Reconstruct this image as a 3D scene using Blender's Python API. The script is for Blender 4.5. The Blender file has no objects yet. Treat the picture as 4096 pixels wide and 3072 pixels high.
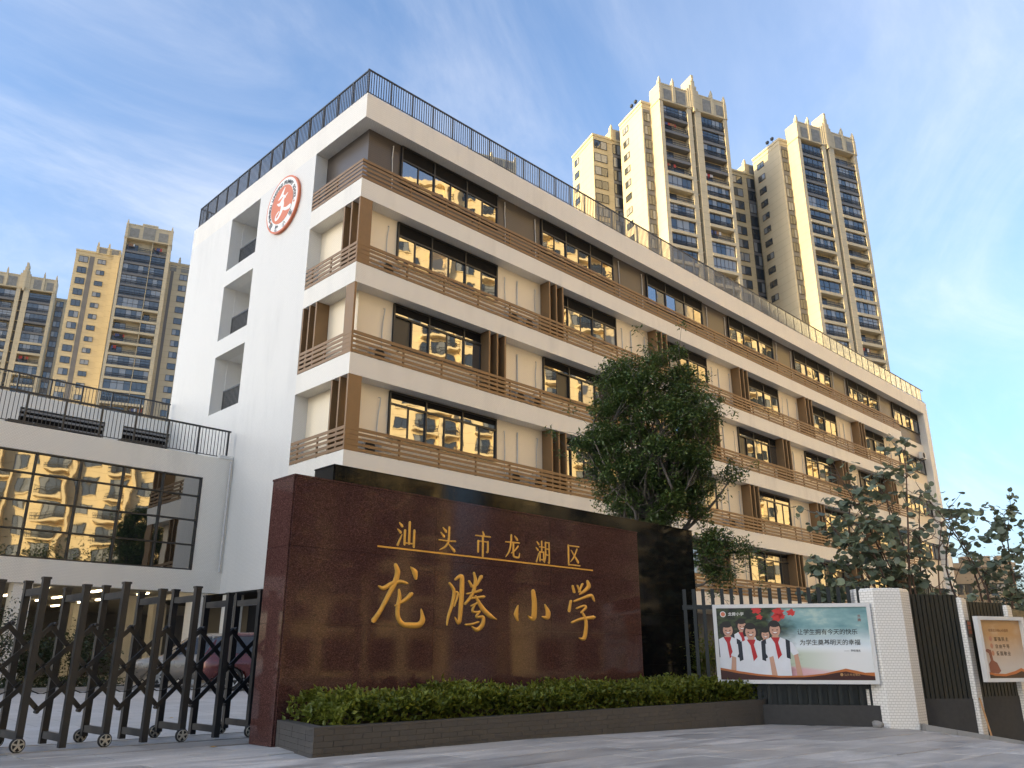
import bpy, bmesh, math, random
import numpy as np
from mathutils import Vector, Matrix
random.seed(7)
rng = np.random.default_rng(11)
S = bpy.context.scene
COL = S.collection
rad = math.radians

# ------------------------------------------------------------------ camera, sky, sun, exposure
F_PX, PITCH, HEAD, EYE = 3275.0, rad(18.63), rad(45.3), 1.1      # focal length in photo pixels, tilt, heading from +X
cam_d = bpy.data.cameras.new('camera'); cam = bpy.data.objects.new('camera', cam_d); COL.objects.link(cam)
cam_d.sensor_width = 36; cam_d.lens = F_PX / 4096 * 36; cam_d.clip_start = 0.1; cam_d.clip_end = 6000
cam.location = (0, 0, EYE); cam.rotation_euler = (rad(90) + PITCH, 0, HEAD - rad(90))
S.camera = cam

SUN_AZ, SUN_EL = rad(161), rad(13)                                # direction towards the sun, from +X
W = bpy.data.worlds.new('World'); S.world = W; W.use_nodes = True
nt = W.node_tree; nt.nodes.clear()
def wn(t, **k):
    n = nt.nodes.new(t)
    for a, b in k.items(): setattr(n, a, b)
    return n
sky = wn('ShaderNodeTexSky', sky_type='NISHITA', sun_disc=False)
sky.sun_elevation = SUN_EL; sky.sun_rotation = rad(90) - SUN_AZ
sky.altitude = 20; sky.air_density = 1.0; sky.dust_density = 4.5; sky.ozone_density = 3.5
bg = wn('ShaderNodeBackground'); bg.inputs[1].default_value = 0.085
tc = wn('ShaderNodeTexCoord'); sep = wn('ShaderNodeSeparateXYZ')
nt.links.new(tc.outputs['Generated'], sep.inputs[0])
def wmath(op, a, b=None, c=None):
    n = wn('ShaderNodeMath', operation=op)
    for i, v in enumerate((a, b, c)):
        if v is None: continue
        if isinstance(v, (int, float)): n.inputs[i].default_value = v
        else: nt.links.new(v, n.inputs[i])
    return n.outputs[0]
zz = wmath('ADD', wmath('MAXIMUM', sep.outputs[2], 0.0), 0.22)
cx_ = wmath('DIVIDE', sep.outputs[0], zz); cy_ = wmath('DIVIDE', sep.outputs[1], zz)
comb = wn('ShaderNodeCombineXYZ'); nt.links.new(cx_, comb.inputs[0]); nt.links.new(cy_, comb.inputs[1])
def cloud_layer(rotz, sx, sy, scale, lo, hi, dist, off):
    mp = wn('ShaderNodeMapping'); mp.inputs['Rotation'].default_value[2] = rotz
    mp.inputs['Scale'].default_value = (sx, sy, 1); mp.inputs['Location'].default_value = (off, off * .7, 0)
    nt.links.new(comb.outputs[0], mp.inputs[0])
    nz = wn('ShaderNodeTexNoise'); nz.inputs['Scale'].default_value = scale; nz.inputs['Detail'].default_value = 9
    nz.inputs['Roughness'].default_value = .62; nz.inputs['Distortion'].default_value = dist
    nt.links.new(mp.outputs[0], nz.inputs['Vector'])
    mr = wn('ShaderNodeMapRange', interpolation_type='SMOOTHSTEP'); mr.inputs[1].default_value = lo; mr.inputs[2].default_value = hi
    nt.links.new(nz.outputs[0], mr.inputs[0]); return mr.outputs[0]
c1 = cloud_layer(rad(24), .8, 1.5, 1.2, .42, .86, 1.6, 3.1)
c2 = cloud_layer(rad(52), .35, 1.0, 1.0, .34, .78, .6, 7.7)
cl = wmath('MINIMUM', wmath('ADD', wmath('MULTIPLY', c1, .62), wmath('MULTIPLY', c2, .50)), 1.0)
cl = wmath('MULTIPLY', cl, .55)
mixc = wn('ShaderNodeMix', data_type='RGBA')
nt.links.new(cl, mixc.inputs['Factor'])
nt.links.new(sky.outputs[0], mixc.inputs['A']); mixc.inputs['B'].default_value = (3.0, 2.95, 2.95, 1)
nt.links.new(mixc.outputs['Result'], bg.inputs[0])
wo = wn('ShaderNodeOutputWorld'); nt.links.new(bg.outputs[0], wo.inputs[0])

sun_d = bpy.data.lights.new('sun', 'SUN'); sun_o = bpy.data.objects.new('sun', sun_d); COL.objects.link(sun_o)
sun_d.energy = 2.0; sun_d.angle = rad(.53); sun_d.color = (1.0, .75, .34)
sdir = Vector((math.cos(SUN_AZ) * math.cos(SUN_EL), math.sin(SUN_AZ) * math.cos(SUN_EL), math.sin(SUN_EL)))
sun_o.rotation_euler = sdir.to_track_quat('Z', 'Y').to_euler(); sun_o.location = (-40, 60, 90)

S.view_settings.view_transform = 'Standard'; S.view_settings.look = 'None'
S.view_settings.gamma = 1; S.view_settings.use_curve_mapping = False
S.view_settings.exposure = 2.48
S.cycles.max_bounces = 7; S.cycles.diffuse_bounces = 4; S.cycles.glossy_bounces = 4
S.cycles.transparent_max_bounces = 6; S.cycles.caustics_reflective = False; S.cycles.caustics_refractive = False
S.cycles.use_denoising = True

# ------------------------------------------------------------------ photo pixel -> direction (distance always from what a thing touches)
_F = np.array([math.cos(HEAD) * math.cos(PITCH), math.sin(HEAD) * math.cos(PITCH), math.sin(PITCH)])
_R = np.array([math.sin(HEAD), -math.cos(HEAD), 0.0]); _U = np.cross(_R, _F)
_H = np.array([math.cos(HEAD), math.sin(HEAD), 0.0])
_E = np.array([0, 0, EYE])
def ray(x, y): return _F * F_PX + _R * (x - 2048) + _U * (1536 - y)
def on_y(x, y, Y): d = ray(x, y); return _E + d * (Y / d[1])
def on_x(x, y, X): d = ray(x, y); return _E + d * (X / d[0])
def at_depth(x, y, D): d = ray(x, y); return _E + d * (D / (d @ _H))
def at_dist(x, y, D): d = ray(x, y); return _E + d * (D / np.hypot(d[0], d[1]))

# ------------------------------------------------------------------ mesh builder
class MB:
    def __init__(s): s.v = []; s.f = []; s.m = []; s.sm = []
    def add(s, vs, fs, mi=0, smooth=False):
        b = len(s.v); s.v += [tuple(map(float, p)) for p in vs]
        for f in fs: s.f.append(tuple(b + i for i in f)); s.m.append(mi); s.sm.append(smooth)
        return s
    def box(s, x0, x1, y0, y1, z0, z1, mi=0):
        return s.add([(x0,y0,z0),(x1,y0,z0),(x1,y1,z0),(x0,y1,z0),(x0,y0,z1),(x1,y0,z1),(x1,y1,z1),(x0,y1,z1)],
                     [(0,3,2,1),(4,5,6,7),(0,1,5,4),(1,2,6,5),(2,3,7,6),(3,0,4,7)], mi)
    def prism(s, poly, z0, z1, mi=0):              # poly in xy, counter-clockwise
        n = len(poly); vs = [(x, y, z0) for x, y in poly] + [(x, y, z1) for x, y in poly]
        return s.add(vs, [tuple(range(n - 1, -1, -1)), tuple(range(n, 2 * n))] + [(i, (i + 1) % n, n + (i + 1) % n, n + i) for i in range(n)], mi)
    def ext(s, pts, d, mi=0):                      # 3-D polygon pushed along d
        n = len(pts); d = np.array(d); vs = [np.array(p) for p in pts] + [np.array(p) + d for p in pts]
        return s.add(vs, [tuple(range(n - 1, -1, -1)), tuple(range(n, 2 * n))] + [(i, (i + 1) % n, n + (i + 1) % n, n + i) for i in range(n)], mi)
    def bar(s, a, b, w, t, up=(0, 0, 1), mi=0):    # rectangular bar from a to b
        a = np.array(a, float); b = np.array(b, float); d = b - a; d /= np.linalg.norm(d)
        u = np.array(up, float); sd = np.cross(d, u)
        if np.linalg.norm(sd) < 1e-6: sd = np.cross(d, (1, 0, 0))
        sd /= np.linalg.norm(sd); u = np.cross(sd, d); sd *= w / 2; u *= t / 2
        vs = [p + sg * sd + tg * u for p in (a, b) for sg, tg in ((-1, -1), (1, -1), (1, 1), (-1, 1))]
        return s.add(vs, [(3,2,1,0),(4,5,6,7),(0,1,5,4),(1,2,6,5),(2,3,7,6),(3,0,4,7)], mi)
    def tube(s, pts, rs, n=8, mi=0, cap=True):
        P = [np.array(p, float) for p in pts]
        if not hasattr(rs, '__len__'): rs = [rs] * len(P)
        rings = []; ref = None
        for i, p in enumerate(P):
            d = P[min(i + 1, len(P) - 1)] - P[max(i - 1, 0)]; d /= (np.linalg.norm(d) + 1e-9)
            if ref is None: ref = np.array((1., 0, 0)) if abs(d[0]) < .8 else np.array((0, 1., 0))
            a = np.cross(d, ref); a /= (np.linalg.norm(a) + 1e-9); b = np.cross(d, a); ref = -b if False else ref
            rings.append([p + rs[i] * (math.cos(2 * math.pi * k / n) * a + math.sin(2 * math.pi * k / n) * b) for k in range(n)])
        vs = [v for r in rings for v in r]; fs = []
        for i in range(len(P) - 1):
            for k in range(n): fs.append((i * n + k, i * n + (k + 1) % n, (i + 1) * n + (k + 1) % n, (i + 1) * n + k))
        s.add(vs, fs, mi, True)
        if cap:
            s.add(rings[0], [tuple(range(n))], mi); s.add(rings[-1], [tuple(range(n - 1, -1, -1))], mi)
        return s
    def cyl(s, c, axis, r, l, n=20, mi=0):
        c = np.array(c, float); a = np.array(axis, float); a /= np.linalg.norm(a)
        return s.tube([c - a * l / 2, c + a * l / 2], r, n, mi)
    def mesh(s, name, *mats):
        me = bpy.data.meshes.new(name); me.from_pydata(s.v, [], s.f)
        for m in mats: me.materials.append(m)
        if me.polygons:
            me.polygons.foreach_set('material_index', s.m); me.polygons.foreach_set('use_smooth', s.sm)
        me.update(); return me
LOC = {}
def obj(name, me, parent=None, pos=(0, 0, 0), rotz=0, rot=None):
    o = bpy.data.objects.new(name, me); COL.objects.link(o); pos = np.array(pos, float)
    if parent is not None: o.parent = parent; o.location = pos - LOC[parent.name]
    else: o.location = pos
    if rot is not None: o.rotation_euler = rot
    elif rotz: o.rotation_euler = (0, 0, rotz)
    LOC[o.name] = pos; return o
def tag(o, label, cat, group=None):
    o['label'] = label; o['category'] = cat
    if group: o['group'] = group
    return o
def thing(name, label, cat, loc=(0, 0, 0), rotz=0, group=None, local=False):
    o = bpy.data.objects.new(name, None); COL.objects.link(o); o.location = loc; o.rotation_euler = (0, 0, rotz)
    o.empty_display_size = .2
    LOC[o.name] = np.zeros(3) if local else np.array(loc, float)
    return tag(o, label, cat, group)
def wpart(name, mb, mats, parent, origin=None):    # a part modelled in the frame's own coordinates
    if not isinstance(mats, (list, tuple)): mats = [mats]
    o = obj(name, mb.mesh(name, *mats), parent, LOC[parent.name] if parent is not None else (0, 0, 0))
    if parent is not None:
        off = LOC[parent.name]
        if np.any(off): o.data.transform(Matrix.Translation(-Vector(off)))
    return o

# ------------------------------------------------------------------ materials
def nodes(name):
    m = bpy.data.materials.new(name); m.use_nodes = True; t = m.node_tree; t.nodes.clear()
    o = t.nodes.new('ShaderNodeOutputMaterial'); p = t.nodes.new('ShaderNodeBsdfPrincipled'); t.links.new(p.outputs[0], o.inputs[0])
    return m, t, p
def nd(t, ty, **k):
    n = t.nodes.new(ty)
    for a, b in k.items():
        if a.startswith('i_'):
            key = a[2:].replace('_', ' '); n.inputs[int(key) if key.isdigit() else key].default_value = b
        else: setattr(n, a, b)
    return n
def c4(c): return (c[0], c[1], c[2], 1)
def mixrgb(t, fac, a, b, bt='MIX'):
    n = nd(t, 'ShaderNodeMix', data_type='RGBA', blend_type=bt)
    for key, v in (('Factor', fac), ('A', a), ('B', b)):
        if isinstance(v, (int, float)): n.inputs[key].default_value = v
        elif isinstance(v, tuple): n.inputs[key].default_value = c4(v)
        else: t.links.new(v, n.inputs[key])
    return n.outputs['Result']
def mth(t, op, a, b=None):
    n = nd(t, 'ShaderNodeMath', operation=op)
    for i, v in enumerate((a, b)):
        if v is None: continue
        if isinstance(v, (int, float)): n.inputs[i].default_value = v
        else: t.links.new(v, n.inputs[i])
    return n.outputs[0]
def pos_of(t, scale=None):
    g = nd(t, 'ShaderNodeNewGeometry'); return g.outputs['Position']
def noise(t, vec, scale, detail=4, rough=.55, dist=0):
    n = nd(t, 'ShaderNodeTexNoise'); n.inputs['Scale'].default_value = scale; n.inputs['Detail'].default_value = detail
    n.inputs['Roughness'].default_value = rough; n.inputs['Distortion'].default_value = dist; t.links.new(vec, n.inputs['Vector']); return n.outputs[0]
def ramp(t, fac, lo, hi, a=0., b=1.):
    n = nd(t, 'ShaderNodeMapRange'); n.inputs[1].default_value = lo; n.inputs[2].default_value = hi
    n.inputs[3].default_value = a; n.inputs[4].default_value = b; t.links.new(fac, n.inputs[0]); return n.outputs[0]
def bump(t, p, height, strength, dist=.01):
    n = nd(t, 'ShaderNodeBump'); n.inputs['Strength'].default_value = strength; n.inputs['Distance'].default_value = dist
    t.links.new(height, n.inputs['Height']); t.links.new(n.outputs[0], p.inputs['Normal'])
def mat(name, col, rough=.6, var=.12, scale=2.5, metallic=0., bmp=0., bscale=40, spec=None, coat=0):
    m, t, p = nodes(name); P = pos_of(t)
    n1 = noise(t, P, scale, 5); n2 = noise(t, P, scale * 9, 3)
    k = mth(t, 'ADD', mth(t, 'MULTIPLY', n1, .65), mth(t, 'MULTIPLY', n2, .35))
    f = ramp(t, k, .3, .7)
    a = tuple(max(0, c * (1 - var)) for c in col); b = tuple(min(1, c * (1 + var)) for c in col)
    t.links.new(mixrgb(t, f, a, b), p.inputs['Base Color'])
    t.links.new(ramp(t, n1, .3, .7, max(.02, rough - .06), min(1, rough + .06)), p.inputs['Roughness'])
    p.inputs['Metallic'].default_value = metallic
    if coat: p.inputs['Coat Weight'].default_value = coat; p.inputs['Coat Roughness'].default_value = .04
    if spec is not None: p.inputs['Specular IOR Level'].default_value = spec
    if bmp: bump(t, p, noise(t, P, bscale, 3), bmp)
    return m
def wall_uv(t):                                    # along-wall coordinate and height, for upright walls of any heading
    P = pos_of(t); s = nd(t, 'ShaderNodeSeparateXYZ'); t.links.new(P, s.inputs[0])
    c = nd(t, 'ShaderNodeCombineXYZ'); t.links.new(mth(t, 'SUBTRACT', s.outputs[0], s.outputs[1]), c.inputs[0]); t.links.new(s.outputs[2], c.inputs[1])
    return P, c.outputs[0], s
def tile_mat(name, col, grout, bw, bh, mortar, rough=.35, offset=0.5, bstr=.25, stain=.10, var=.03, mort_sm=.1):
    m, t, p = nodes(name); P, uv, s = wall_uv(t)
    b = nd(t, 'ShaderNodeTexBrick', offset=offset); t.links.new(uv, b.inputs['Vector'])
    b.inputs['Color1'].default_value = c4(col); b.inputs['Color2'].default_value = c4(tuple(c * (1 - var) for c in col))
    b.inputs['Mortar'].default_value = c4(grout); b.inputs['Scale'].default_value = 1
    b.inputs['Mortar Size'].default_value = mortar; b.inputs['Mortar Smooth'].default_value = mort_sm
    b.inputs['Brick Width'].default_value = bw; b.inputs['Row Height'].default_value = bh
    st = nd(t, 'ShaderNodeMapping'); st.inputs['Scale'].default_value = (1.1, 1.1, .22); t.links.new(P, st.inputs[0])
    n1 = noise(t, st.outputs[0], .9, 7, .65); n2 = noise(t, P, .35, 4)
    f = mth(t, 'MULTIPLY', ramp(t, n1, .48, .78), ramp(t, n2, .35, .65))
    t.links.new(mixrgb(t, mth(t, 'MULTIPLY', f, stain * 3), b.outputs['Color'], tuple(c * .62 for c in col)), p.inputs['Base Color'])
    p.inputs['Roughness'].default_value = rough
    bump(t, p, b.outputs['Fac'], -bstr, .004); return m
M = {}
M['white_tile'] = tile_mat('white_mosaic_tile', (.73, .72, .685), (.57, .56, .525), .10, .05, .006, .45, .5, .6, .15)
M['cream_tile'] = tile_mat('cream_mosaic_tile', (.80, .765, .69), (.62, .59, .525), .10, .05, .006, .45, .5, .6, .22)
M['inner_tile'] = tile_mat('cream_inner_tile', (.85, .75, .58), (.68, .60, .46), .10, .05, .006, .5, .5, .4, .06)
M['brown_tile'] = tile_mat('brown_mosaic_tile', (.082, .066, .055), (.045, .037, .031), .05, .10, .006, .30, .5, .6, .1)
M['pillar_tile'] = tile_mat('white_pillar_tile', (.76, .75, .715), (.47, .455, .43), .105, .052, .006, .35, .5, .5, .12, .05)
M['soffit'] = mat('soffit_paint', (.66, .655, .635), .8, .05, 1.2)
M['bronze'] = mat('bronze_aluminium', (.215, .128, .058), .48, .10, 3, .2)
M['frame'] = mat('black_window_frame', (.018, .018, .019), .38, .15, 3)
M['panel'] = mat('dark_roller_blind', (.009, .009, .010), .8, .15, 5, spec=.15)
M['rail_black'] = mat('black_rail_paint', (.022, .024, .026), .42, .15, 4)
M['hose'] = mat('white_hose', (.55, .54, .52), .6, .15, 8)
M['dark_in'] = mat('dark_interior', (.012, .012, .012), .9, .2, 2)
M['concrete'] = mat('grey_concrete', (.26, .255, .245), .85, .14, 1.4, bmp=.15)
M['grey_paint'] = mat('grey_wall_paint', (.17, .17, .175), .7, .1, 1.2)
M['ac_white'] = mat('white_condenser', (.62, .61, .58), .5, .08, 4)
M['ac_dark'] = mat('dark_condenser', (.06, .06, .06), .6, .15, 4)
def glass_mat(name, tint, ior=2.3, wob=.02, ws=1.3):
    m, t, p = nodes(name); P = pos_of(t)
    p.inputs['Base Color'].default_value = c4(tint); p.inputs['Roughness'].default_value = .015
    p.inputs['IOR'].default_value = ior
    bump(t, p, noise(t, P, ws, 2, .4), wob, .25); return m
M['glass'] = glass_mat('reflective_window_glass', (.012, .014, .015), 3.4, .010, 1.1)
M['glass_curtain'] = glass_mat('glass_over_curtain', (.20, .195, .18), 2.6, .010, 1.1)
M['glass_big'] = glass_mat('curtain_wall_glass', (.010, .013, .013), 3.0, .020, .7)
M['tglass'] = glass_mat('tower_window_glass', (.04, .05, .062), 2.0, .012, .6)
M['tglass2'] = glass_mat('tower_curtained_glass', (.22, .235, .25), 1.8, .012, .6)
M['car_glass'] = glass_mat('car_glass', (.012, .013, .014), 1.7, 0.0)
# ------------------------------------------------------------------ ground
def sstep(t): t = np.clip(t, 0, 1); return t * t * (3 - 2 * t)
def gz(x, y):
    s = x * _R[0] + y * _R[1]
    street = -.02 * np.clip(x - 9, 0, 11) - .15 * np.clip(s - 7.9, 0, 4)
    return street * (1 - sstep((y - 11.5) / 5)) + .25 * sstep((y - 13) / 12)
_gx = np.unique(np.concatenate([[-2500, -800, -300, -120, -60], np.arange(-30, 50.1, 1.0), [60, 80, 120, 300, 800, 2500]]))
_gy = np.unique(np.concatenate([[-2500, -800, -300, -120, -60], np.arange(-30, 60.1, 1.0), [80, 120, 300, 800, 2500]]))
mb = MB(); vs = [(x, y, float(gz(x, y)) - .012) for y in _gy for x in _gx]; nx = len(_gx)
mb.add(vs, [(j * nx + i, j * nx + i + 1, (j + 1) * nx + i + 1, (j + 1) * nx + i) for j in range(len(_gy) - 1) for i in range(nx - 1)], 0, True)
def paving(name, a, b, c, bw, bh, rnd=False):
    m, t, p = nodes(name); P = pos_of(t)
    st = nd(t, 'ShaderNodeMapping'); st.inputs['Scale'].default_value = (.35, 1.6, 1); st.inputs['Rotation'].default_value[2] = rad(-12); t.links.new(P, st.inputs[0])
    n1 = noise(t, st.outputs[0], 2.2, 8, .66, .6); n2 = noise(t, P, .45, 5, .6); n3 = noise(t, P, 26, 4)
    col = mixrgb(t, ramp(t, n1, .34, .66), a, b)
    col = mixrgb(t, mth(t, 'MULTIPLY', ramp(t, n2, .47, .72), .8), col, c)
    col = mixrgb(t, mth(t, 'MULTIPLY', ramp(t, n3, .45, .75), .22), col, tuple(q * .5 for q in a))
    if rnd:
        oi = nd(t, 'ShaderNodeObjectInfo'); k = ramp(t, oi.outputs['Random'], 0, 1, .72, 1.14)
        cc = nd(t, 'ShaderNodeCombineColor'); [t.links.new(k, cc.inputs[i]) for i in range(3)]
        col = mixrgb(t, 1.0, col, cc.outputs[0], 'MULTIPLY')
    elif bw:
        b_ = nd(t, 'ShaderNodeTexBrick', offset=.5); t.links.new(P, b_.inputs['Vector']); b_.inputs['Scale'].default_value = 1
        b_.inputs['Color1'].default_value = (1, 1, 1, 1); b_.inputs['Color2'].default_value = (.86, .86, .86, 1); b_.inputs['Mortar'].default_value = (.45, .45, .45, 1)
        b_.inputs['Mortar Size'].default_value = .008; b_.inputs['Brick Width'].default_value = bw; b_.inputs['Row Height'].default_value = bh
        col = mixrgb(t, 1.0, col, b_.outputs['Color'], 'MULTIPLY')
    t.links.new(col, p.inputs['Base Color'])
    t.links.new(ramp(t, n1, .3, .7, .42, .72), p.inputs['Roughness']); bump(t, p, mth(t, 'ADD', n1, mth(t, 'MULTIPLY', n3, .3)), .25, .01)
    return m
M['ground'] = paving('yard_paving', (.38, .37, .36), (.50, .49, .475), (.48, .45, .41), 1.2, .6)
M['slab'] = paving('grey_slab_stone', (.22, .21, .20), (.50, .48, .45), (.44, .395, .34), 0, 0, True)
ground = obj('ground', mb.mesh('ground', M['ground'])); ground['kind'] = 'structure'
# paving slabs in front of the gate and the sign, each a piece of its own
def slab(x0, x1, y0, y1):
    g = .009; x0 += g; x1 -= g; y0 += g; y1 -= g
    b = MB(); cxs, cys = (x0 + x1) / 2, (y0 + y1) / 2; e = random.uniform(-.0025, .003)
    P4 = [(x0, y0), (x1, y0), (x1, y1), (x0, y1)]; c = .006
    lo = [(x - cxs, y - cys, float(gz(x, y)) - .02) for x, y in P4]
    mid = [(x - cxs, y - cys, float(gz(x, y)) + .001 + e) for x, y in P4]
    top = [(x - cxs + (c if x == x0 else -c), y - cys + (c if y == y0 else -c), float(gz(x, y)) + .005 + e) for x, y in P4]
    b.add(lo + mid + top, [(8, 9, 10, 11)] + [(i, (i + 1) % 4, 4 + (i + 1) % 4, 4 + i) for i in range(4)] + [(4 + i, 4 + (i + 1) % 4, 8 + (i + 1) % 4, 8 + i) for i in range(4)])
    obj('paving_slab', b.mesh('paving_slab', M['slab']), ground, (cxs, cys, 0))
row = 0; y = .9; nslab = 0
while y < 11.9:
    x = -1.2 + (row % 2) * .75
    while x < 21:
        mx, my = x + .75, y + .375
        dep = mx * _H[0] + my * _H[1]; lat = mx * _R[0] + my * _R[1]
        if dep > 7.6 and abs(lat) < .63 * dep and not (my > 9.5 and 6.0 < mx) and dep < 18.4 and nslab < 290:
            slab(x, x + 1.5, y, y + .75); nslab += 1
        x += 1.5
    y += .75; row += 1

# ------------------------------------------------------------------ school building
CX, CY = 15.64, 24.3; XE = 77.4; YN = 40.5; SET = .6; WY = CY + SET; WX = CX + SET
LV = {5: 19.32, 4: 15.61, 3: 11.90, 2: 8.19, 1: 4.48}; BH = .83; ROOF0, ROOF1 = 22.21, 23.37; XB = 70.1
school = thing('school_building', 'long white five-tier school block with brown slatted balconies and roof railing', 'building', (CX, CY, .25))
def ceil_of(r): return LV[r + 1] - BH if r < 5 else ROOF0
# inner walls, storey by storey
for r in range(1, 6):
    z0, z1 = (LV[r] - BH if r == 1 else LV[r] - .4), (LV[r + 1] - .4 if r < 5 else ROOF0)
    m = M['brown_tile'] if r == 5 else M['inner_tile']
    b = MB(); b.box(17.7, 76.8, WY, YN, z0, z1); b.box(WX, 17.7, WY, 32.95, z0, z1); b.box(WX, 17.7, 35.85, YN - .3, z0, z1)
    wpart('storey_wall', b, m, school)
# bands (parapet edge of every floor)
for r in range(1, 6):
    t_ = LV[r]; b = MB(); b.prism([(CX, CY), (XB, CY), (XB, WY), (WX, WY), (WX, 28.05), (CX, 28.05)], t_ - BH, t_)
    wpart('floor_band', b, [M['white_tile'] if False else M['cream_tile']], school)
# the end wall, white, with three stair openings
b = MB(); zb = LV[1] - BH
b.box(CX, WX, 28.05, 32.95, zb, ROOF0); b.box(CX, WX, 35.85, YN, zb, ROOF0)
zs = [zb] + [q for r in (3, 4, 5) for q in (LV[r] - .07, ceil_of(r) - .08)] + [ROOF0]
for i in range(0, len(zs), 2): b.box(CX, WX, 32.95, 35.85, zs[i], zs[i + 1])
wpart('end_wall', b, M['white_tile'], school)
for r in (3, 4, 5):                                # reveals behind the openings
    z0, z1 = LV[r] - .07, ceil_of(r) - .08; b = MB()
    b.box(WX, 17.7, 32.95, 35.85, z1, z1 + .3); b.box(WX, 17.7, 32.95, 35.85, z0 - .3, z0)
    b.box(17.66, 17.697, 32.96, 35.80, z0, z1); b.box(WX + .001, 17.697, 35.80, 35.846, z0, z1); wpart('stair_landing', b, M['soffit'], school)
    xr_, ye = 15.98, 35.28; rl = MB(); rl.box(xr_ - .03, xr_ + .03, 32.953, ye, z0 + 1.08, z0 + 1.15); rl.box(xr_ - .028, xr_ + .028, ye - .05, ye - .002, z0, z0 + 1.08)
    ra = wpart('stair_railing', rl, M['rail_black'], school)
    for k in range(18):
        b2 = MB(); yy = 33.03 + k * .125; w = .018; b2.box(xr_ - w, xr_ + w, yy - w, yy + w, z0, z0 + 1.08); wpart('baluster', b2, M['rail_black'], ra)
# roof slab and frame at the far end
b = MB(); b.box(CX, XE, CY, YN, ROOF0, ROOF1); wpart('roof_slab', b, M['cream_tile'], school)
b = MB(); b.box(76.35, XE, CY + .003, WY, .25, ROOF0 - .003); wpart('end_frame', b, M['cream_tile'], school)
for r in range(1, 6):
    b = MB(); b.box(XB + .02, 76.35, WY - .12, WY, LV[r] - 1.4, LV[r] - .02); wpart('spandrel_panel', b, M['cream_tile'], school)
# ground floor: recessed dark wall, columns
b = MB(); b.box(18.2, 76.8, 27.2, 40, .2, zb); wpart('ground_floor_wall', b, M['grey_paint'], school)
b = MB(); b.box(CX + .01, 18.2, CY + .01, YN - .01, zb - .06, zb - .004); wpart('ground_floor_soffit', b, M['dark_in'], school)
for (x, y) in [(16.0, 24.6), (16.0, 32.2), (16.0, 39.6)] + [(24.7 + 8.75 * k, 24.6) for k in range(6)]:
    b = MB(); b.box(x - .3, x + .3, y - .3, y + .3, .1, zb - .06); wpart('column', b, M['cream_tile'], school)
b = MB(); b.box(16.4, 16.5, 25.4, 31.6, .25, 3.3); wpart('roller_door', b, M['panel'], school)

# windows: each bay has three lights with a blind panel above and two sliding panes below
PITCHX = 8.75; WX0 = 17.93; MOD = [0, 1.79, 3.72, 5.66]
def window_meshes(r):
    """frame, blind panels, panes for a row; local origin at left-top corner on the wall plane"""
    H = (ceil_of(r) - LV[r]) - .05; tr = {5: .68, 4: .62, 3: .52, 2: .50, 1: .50}[r]; strip = {5: 0, 4: 0, 3: .10, 2: .18, 1: .26}[r]
    hh = min(H, 1.86)
    fr = MB(); d0, d1 = -.10, 0.0; W_ = MOD[-1]
    for x in MOD: fr.box(x - .035, x + .035, d0, d1, -hh, 0)
    fr.box(-.035, W_ + .035, d0 - .004, d1, -.06, 0.004); fr.box(-.035, W_ + .035, d0 - .004, d1, -hh - .004, -hh + .06); fr.box(-.035, W_ + .035, d0 - .002, d1, -tr - .035, -tr + .035)
    fr.box(0, W_, -.012, 0, -hh, 0)                # dark back
    for a, b_ in zip(MOD[:-1], MOD[1:]): fr.box((a + b_) / 2 - .03, (a + b_) / 2 + .03, d0 + .015, d1, -hh, -tr)
    return fr.mesh('window', M['frame']), hh, tr, strip
_pm = {}
def pane_mesh(w, h, m, nm='pane'):
    k = (round(w, 3), round(h, 3), m.name)
    if k not in _pm:
        b = MB(); b.box(0, w, -.012, 0, -h, 0); _pm[k] = b.mesh(nm, m)
    return _pm[k]
OPEN = {(3, 0): [0], (3, 1): [1], (3, 5): [0, 4], (1, 4): [1, 3], (4, 5): [3], (3, 3): [0]}
LIGHTS = []
wm = {r: window_meshes(r) for r in range(1, 6)}
for r in range(1, 6):
    me, hh, tr, strip = wm[r]
    for k in range(7):
        x0 = WX0 + PITCHX * k; zt = ceil_of(r) - .05
        if k == 6: x0 = 70.5
        w = obj('window', me, school, (x0, WY - .003, zt))
        for i, (a, b_) in enumerate(zip(MOD[:-1], MOD[1:])):
            pw = b_ - a - .07
            obj('blind_panel', pane_mesh(pw, tr - .095 - strip, M['panel'], 'blind_panel'), w, (x0 + a + .035, WY - .045, zt - .06))
            if strip: obj('transom_pane', pane_mesh(pw, strip - .01, M['glass']), w, (x0 + a + .035, WY - .045, zt - tr + .035 + strip - .01))
            hw = pw / 2 - .03
            for j in range(2):
                if (i * 2 + j) in OPEN.get((r, k), []): continue
                xo = x0 + a + .035 + (pw - hw) * j
                p_ = obj('pane', pane_mesh(hw, hh - tr - .10, M['glass_curtain'] if random.random() < .10 else M['glass']), w, (xo, WY - .05 + .02 * j, zt - tr - .035))
                p_.rotation_euler = (random.uniform(-.006, .006), 0, random.uniform(-.012, .012))

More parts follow.
